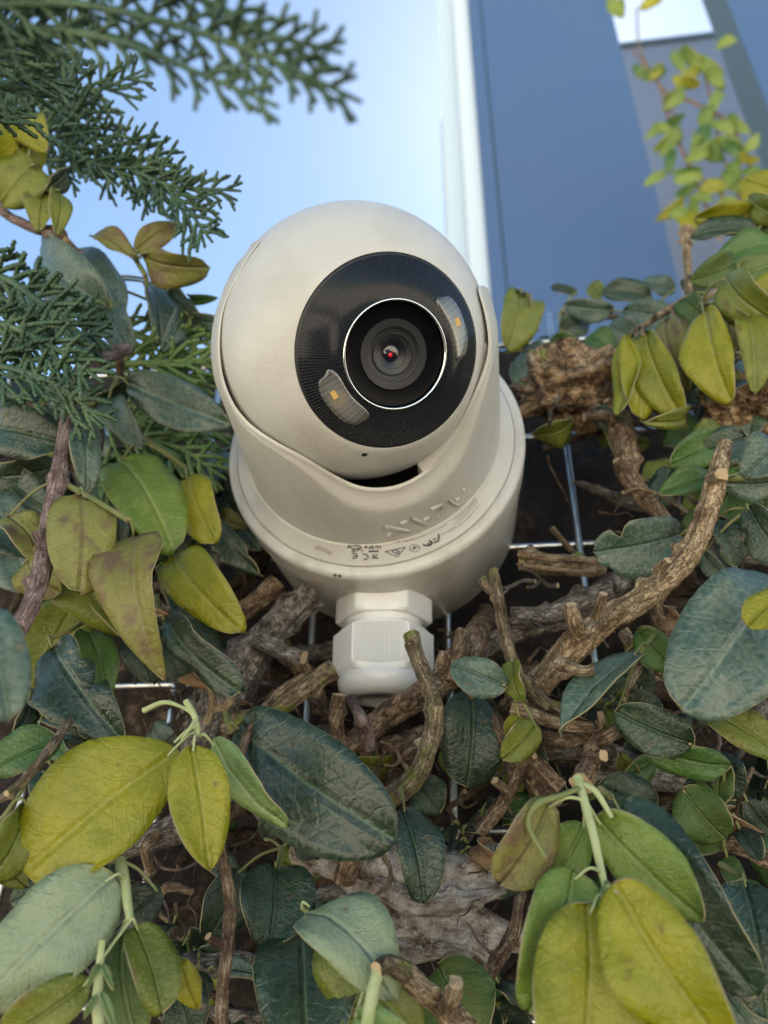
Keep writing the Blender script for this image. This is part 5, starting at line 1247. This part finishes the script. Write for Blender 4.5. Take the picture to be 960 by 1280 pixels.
# ------------------------------------------------------------------ the mass behind: shaded leaves and dead twigs of the same climber
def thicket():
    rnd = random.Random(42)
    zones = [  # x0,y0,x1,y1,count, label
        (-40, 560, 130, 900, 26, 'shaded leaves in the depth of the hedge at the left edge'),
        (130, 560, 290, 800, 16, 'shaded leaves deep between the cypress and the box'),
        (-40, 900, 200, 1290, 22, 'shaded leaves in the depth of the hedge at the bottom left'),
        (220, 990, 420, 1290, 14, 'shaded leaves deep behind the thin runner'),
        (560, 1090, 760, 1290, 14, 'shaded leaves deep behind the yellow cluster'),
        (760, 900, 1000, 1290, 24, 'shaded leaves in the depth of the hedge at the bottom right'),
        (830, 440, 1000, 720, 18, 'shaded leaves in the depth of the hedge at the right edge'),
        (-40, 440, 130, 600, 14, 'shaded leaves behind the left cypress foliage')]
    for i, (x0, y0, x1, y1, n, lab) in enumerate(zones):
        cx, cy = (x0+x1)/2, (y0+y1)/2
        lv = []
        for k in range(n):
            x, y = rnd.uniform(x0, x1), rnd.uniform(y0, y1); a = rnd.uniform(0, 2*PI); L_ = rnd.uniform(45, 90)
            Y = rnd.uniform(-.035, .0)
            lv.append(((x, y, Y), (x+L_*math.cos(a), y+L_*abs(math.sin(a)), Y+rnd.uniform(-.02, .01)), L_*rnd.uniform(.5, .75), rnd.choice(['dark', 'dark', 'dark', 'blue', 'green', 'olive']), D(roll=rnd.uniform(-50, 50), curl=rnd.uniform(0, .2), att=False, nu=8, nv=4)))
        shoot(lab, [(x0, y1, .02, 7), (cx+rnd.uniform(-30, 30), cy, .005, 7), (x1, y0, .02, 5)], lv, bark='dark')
    # dead roots and twigs against the wall
    zr = [(300, 830, 960, 1280, 26, 'tangle of dead brown roots against the wall under the box'), (0, 850, 420, 1290, 16, 'tangle of dark roots against the wall at the lower left'),
          (700, 480, 960, 760, 9, 'dark twigs against the wall right of the hanging branch'), (150, 700, 420, 900, 9, 'dark twigs against the wall left of the gland')]
    for (x0, y0, x1, y1, n, lab) in zr:
        root = empty('root_tangle', at((x0+x1)/2, y1, .02), lab, 'roots')
        for k in range(n):
            x, y = rnd.uniform(x0, x1), rnd.uniform(y0, y1); a = rnd.gauss(0, .6); pts = []; Y = rnd.uniform(-.015, .025); rr = rnd.choice([4, 5, 6, 8, 12, 15])
            for s in range(6):
                pts.append((x, y, Y, rr*(.35, .9, 1, .9, .7, .3)[s])); x += 38*math.cos(a); y += 38*math.sin(a)*.8; a += rnd.gauss(0, .35); Y += rnd.uniform(-.004, .004)
            if rr < 7 and rnd.random() < .4: pts = pts[:4]
            stick(root, pts, rnd.choice(['dark', 'dark', 'grey', 'brown']), rough=.22, knobs=3, name='root', seed=k*17+x0)
    # fine dead twigs nearer the front
    zt = [(240, 780, 600, 1000, 34, 'fine dead twigs tangled under the gland'), (600, 720, 930, 1020, 44, 'fine dead twigs tangled right of the gland'),
          (130, 680, 330, 900, 20, 'fine dead twigs between the yellow leaves and the box'), (150, 1000, 640, 1260, 34, 'fine dead twigs around the whitish root'),
          (670, 470, 940, 700, 20, 'fine dead twigs beside the hanging brown branch')]
    for (x0, y0, x1, y1, n, lab) in zt:
        root = empty('twig_tangle', at((x0+x1)/2, y1, 0), lab, 'twigs')
        for k in range(n):
            x, y = rnd.uniform(x0, x1), rnd.uniform(y0, y1); a = rnd.uniform(0, 2*PI); Y = rnd.uniform(-.045, .0); rr = rnd.uniform(1.2, 3.6); pts = []; st_ = rnd.uniform(8, 20)
            if 370 < x < 585 and y < 900: Y = rnd.uniform(.0, .01); x += 20
            if y > 950 and 400 < x < 620: Y -= .02
            for q in range(6):
                pts.append((x, y, Y, rr*(1-.13*q))); x += st_*math.cos(a); y += st_*math.sin(a); a += rnd.gauss(0, .5); Y += rnd.uniform(-.004, .003)
            bk = rnd.choice(['tan', 'brown', 'grey', 'purple'])
            stick(root, pts, bk, rough=.25, knobs=3, name='twig', seed=k*31+y0, n=22, sides=6)
            if rnd.random() < .6:
                p = pts[2]; a += rnd.choice((-1, 1))*.9
                stick(root, [p[:3]+(rr*.7,), (p[0]+11*math.cos(a), p[1]+11*math.sin(a), p[2]-.002, rr*.55), (p[0]+20*math.cos(a+.3), p[1]+20*math.sin(a+.3), p[2]-.003, rr*.45)], bk, rough=.2, knobs=1, name='twig', seed=k, n=10, sides=6)
    # small leaves deep in the lower middle
    for (x0, y0, x1, y1, n, lab) in [(560, 850, 800, 1010, 16, 'small dark leaves between the twigs right of centre'), (260, 920, 500, 1010, 8, 'small dark leaves behind the large dark one'), (680, 500, 900, 560, 7, 'small leaves in shade behind the hanging branch'), (180, 560, 300, 760, 14, 'small leaves in shade against the left side of the box')]:
        lv = []
        for k in range(n):
            x, y = rnd.uniform(x0, x1), rnd.uniform(y0, y1); a = rnd.uniform(0, 2*PI); L_ = rnd.uniform(28, 58); Y = rnd.uniform(-.04, -.005)
            lv.append(((x, y, Y), (x+L_*math.cos(a), y+L_*abs(math.sin(a)), Y+rnd.uniform(-.02, .01)), L_*rnd.uniform(.5, .75), rnd.choice(['dark', 'dark', 'green', 'olive', 'brown']), D(roll=rnd.uniform(-50, 50), curl=rnd.uniform(0, .3), nu=8, nv=4)))
        shoot(lab, [(x0, y1, .01, 4), ((x0+x1)/2, (y0+y1)/2, -.01, 4), (x1, y0, .0, 3)], lv, bark='brown')
thicket()

# small side shoots of the same climber filling the middle depth
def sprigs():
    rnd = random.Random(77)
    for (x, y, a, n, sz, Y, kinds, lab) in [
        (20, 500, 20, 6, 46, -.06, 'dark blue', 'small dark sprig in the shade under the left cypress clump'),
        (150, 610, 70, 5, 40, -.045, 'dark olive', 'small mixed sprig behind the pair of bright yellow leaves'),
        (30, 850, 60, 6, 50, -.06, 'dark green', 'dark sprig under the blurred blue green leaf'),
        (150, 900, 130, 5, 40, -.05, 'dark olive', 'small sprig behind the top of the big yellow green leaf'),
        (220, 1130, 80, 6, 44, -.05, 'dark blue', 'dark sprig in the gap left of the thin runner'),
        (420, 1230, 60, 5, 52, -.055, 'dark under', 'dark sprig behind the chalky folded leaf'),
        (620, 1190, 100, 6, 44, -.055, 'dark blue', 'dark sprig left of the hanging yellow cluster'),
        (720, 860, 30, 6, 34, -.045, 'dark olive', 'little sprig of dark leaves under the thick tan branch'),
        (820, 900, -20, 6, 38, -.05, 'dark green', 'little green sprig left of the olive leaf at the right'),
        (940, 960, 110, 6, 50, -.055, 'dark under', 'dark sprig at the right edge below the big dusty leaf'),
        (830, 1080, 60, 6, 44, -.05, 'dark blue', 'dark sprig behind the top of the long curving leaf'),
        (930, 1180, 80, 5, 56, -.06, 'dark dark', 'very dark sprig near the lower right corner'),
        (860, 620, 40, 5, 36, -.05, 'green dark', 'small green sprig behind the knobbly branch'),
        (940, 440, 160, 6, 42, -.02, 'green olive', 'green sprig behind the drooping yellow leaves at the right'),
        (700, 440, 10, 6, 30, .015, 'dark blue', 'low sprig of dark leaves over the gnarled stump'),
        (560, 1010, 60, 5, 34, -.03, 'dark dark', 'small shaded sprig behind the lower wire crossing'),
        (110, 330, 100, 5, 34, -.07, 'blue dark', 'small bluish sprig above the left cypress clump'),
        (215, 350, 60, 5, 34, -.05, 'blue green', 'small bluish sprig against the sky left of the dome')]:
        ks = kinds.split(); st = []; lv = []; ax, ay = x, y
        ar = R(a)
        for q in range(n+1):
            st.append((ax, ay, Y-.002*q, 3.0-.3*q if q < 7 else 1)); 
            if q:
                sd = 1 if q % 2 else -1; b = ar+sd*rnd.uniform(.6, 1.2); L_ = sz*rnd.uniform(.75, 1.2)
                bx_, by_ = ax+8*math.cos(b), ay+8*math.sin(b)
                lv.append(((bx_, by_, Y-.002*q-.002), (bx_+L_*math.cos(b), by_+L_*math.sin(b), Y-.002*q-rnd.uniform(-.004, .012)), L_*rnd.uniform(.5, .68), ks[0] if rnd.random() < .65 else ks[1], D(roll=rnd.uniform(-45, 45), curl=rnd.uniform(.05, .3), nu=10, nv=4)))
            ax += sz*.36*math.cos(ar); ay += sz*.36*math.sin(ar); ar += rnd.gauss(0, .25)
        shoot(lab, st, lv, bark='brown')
sprigs()
def dead_leaves():
    for bx_, by_, tx_, ty_, Y, w_, lab in [(690, 880, 720, 905, -.05, 22, 'small curled dead leaf caught under the thick tan branch'), (420, 960, 455, 985, -.06, 24, 'curled dead leaf beside the snapped twig base'),
        (240, 830, 262, 862, -.055, 22, 'dead brown leaf lodged left of the sawn stub'), (830, 760, 862, 785, -.05, 22, 'dead curled leaf right of the knobbly branch'), (600, 1050, 622, 1085, -.05, 26, 'dry brown leaf on the end of the whitish root'),
        (150, 735, 175, 765, -.09, 24, 'dry brown leaf tucked among the blotched leaves'), (905, 1010, 930, 1040, -.06, 24, 'dry brown leaf near the right edge below the olive leaf')]:
        o = leaf(None, (bx_, by_, Y), (tx_, ty_, Y-.006), w_, 'dead', roll=35, curl=.5, fold=.8, wave=.3, name='dead_leaf')
        tag(o, lab, 'leaf')
dead_leaves()

# ------------------------------------------------------------------ climbing plant far behind, between the posts
def far_plant():
    rnd = random.Random(11); Y = 1.9
    root = empty('climbing_plant', at(840, 330, Y), 'blurred yellow green climbing plant between the two blue posts', 'climbing plant')
    stems = [[(850, 400, Y, 2.2), (880, 360, Y, 2.2), (850, 235, Y, 2.2), (830, 180, Y, 1.9250000000000003), (845, 100, Y, 1.6500000000000001), (805, 60, Y, 1.375), (792, 20, Y, 1.1)],
             [(960, 260, Y+.05, 2.2), (915, 160, Y, 2.2), (870, 130, Y, 2.2), (830, 112, Y, 1.6500000000000001), (790, 60, Y, 1.1)],
             [(900, 300, Y, 2.2), (865, 215, Y, 2.2), (840, 160, Y, 2.2), (828, 120, Y, 1.6500000000000001)],
             [(930, 260, Y, 2.2), (905, 200, Y, 1.6500000000000001), (880, 90, Y, 1.6500000000000001), (865, 60, Y, 1.1)]]
    stems[0] = [(905, 245, Y, 2.2), (868, 215, Y, 2.2), (850, 180, Y, 2.2), (845, 150, Y, 1.6500000000000001), (825, 110, Y, 1.6500000000000001), (800, 60, Y, 1.375), (796, 10, Y, 1.1)]
    for s in stems: stick(root, s, 'brown', rough=.1, name='stem')
    spots = [(835, 85), (812, 100), (865, 70), (878, 85), (840, 60), (905, 110), (890, 125), (842, 165), (856, 160), (832, 155), (870, 160), (900, 180), (920, 165), (835, 215), (842, 225), (860, 250), (905, 200), (925, 210), (880, 215), (850, 262), (872, 240), (918, 195), (800, 10), (778, 20), (895, 60), (860, 110), (910, 140), (920, 240), (895, 255), (870, 275), (845, 245), (930, 190), (905, 225), (885, 180), (875, 108)]
    for k, (x, y) in enumerate(spots):
        if x < 782+(y-50)*.2+16 and y > 50: x += 16
        for q in range(2 if k % 2 else 1):
            a = rnd.uniform(0, 2*PI); L_ = rnd.uniform(28, 46)
            leaf(root, (x, y, Y-.03), (x+L_*math.cos(a), y+L_*math.sin(a)*.9, Y-.05), L_*.40, rnd.choice(['lime', 'lime', 'lime', 'green', 'yellow']), roll=rnd.uniform(-30, 30), nu=8, nv=4)
far_plant()
# cushion of leaves low between the posts and the wall
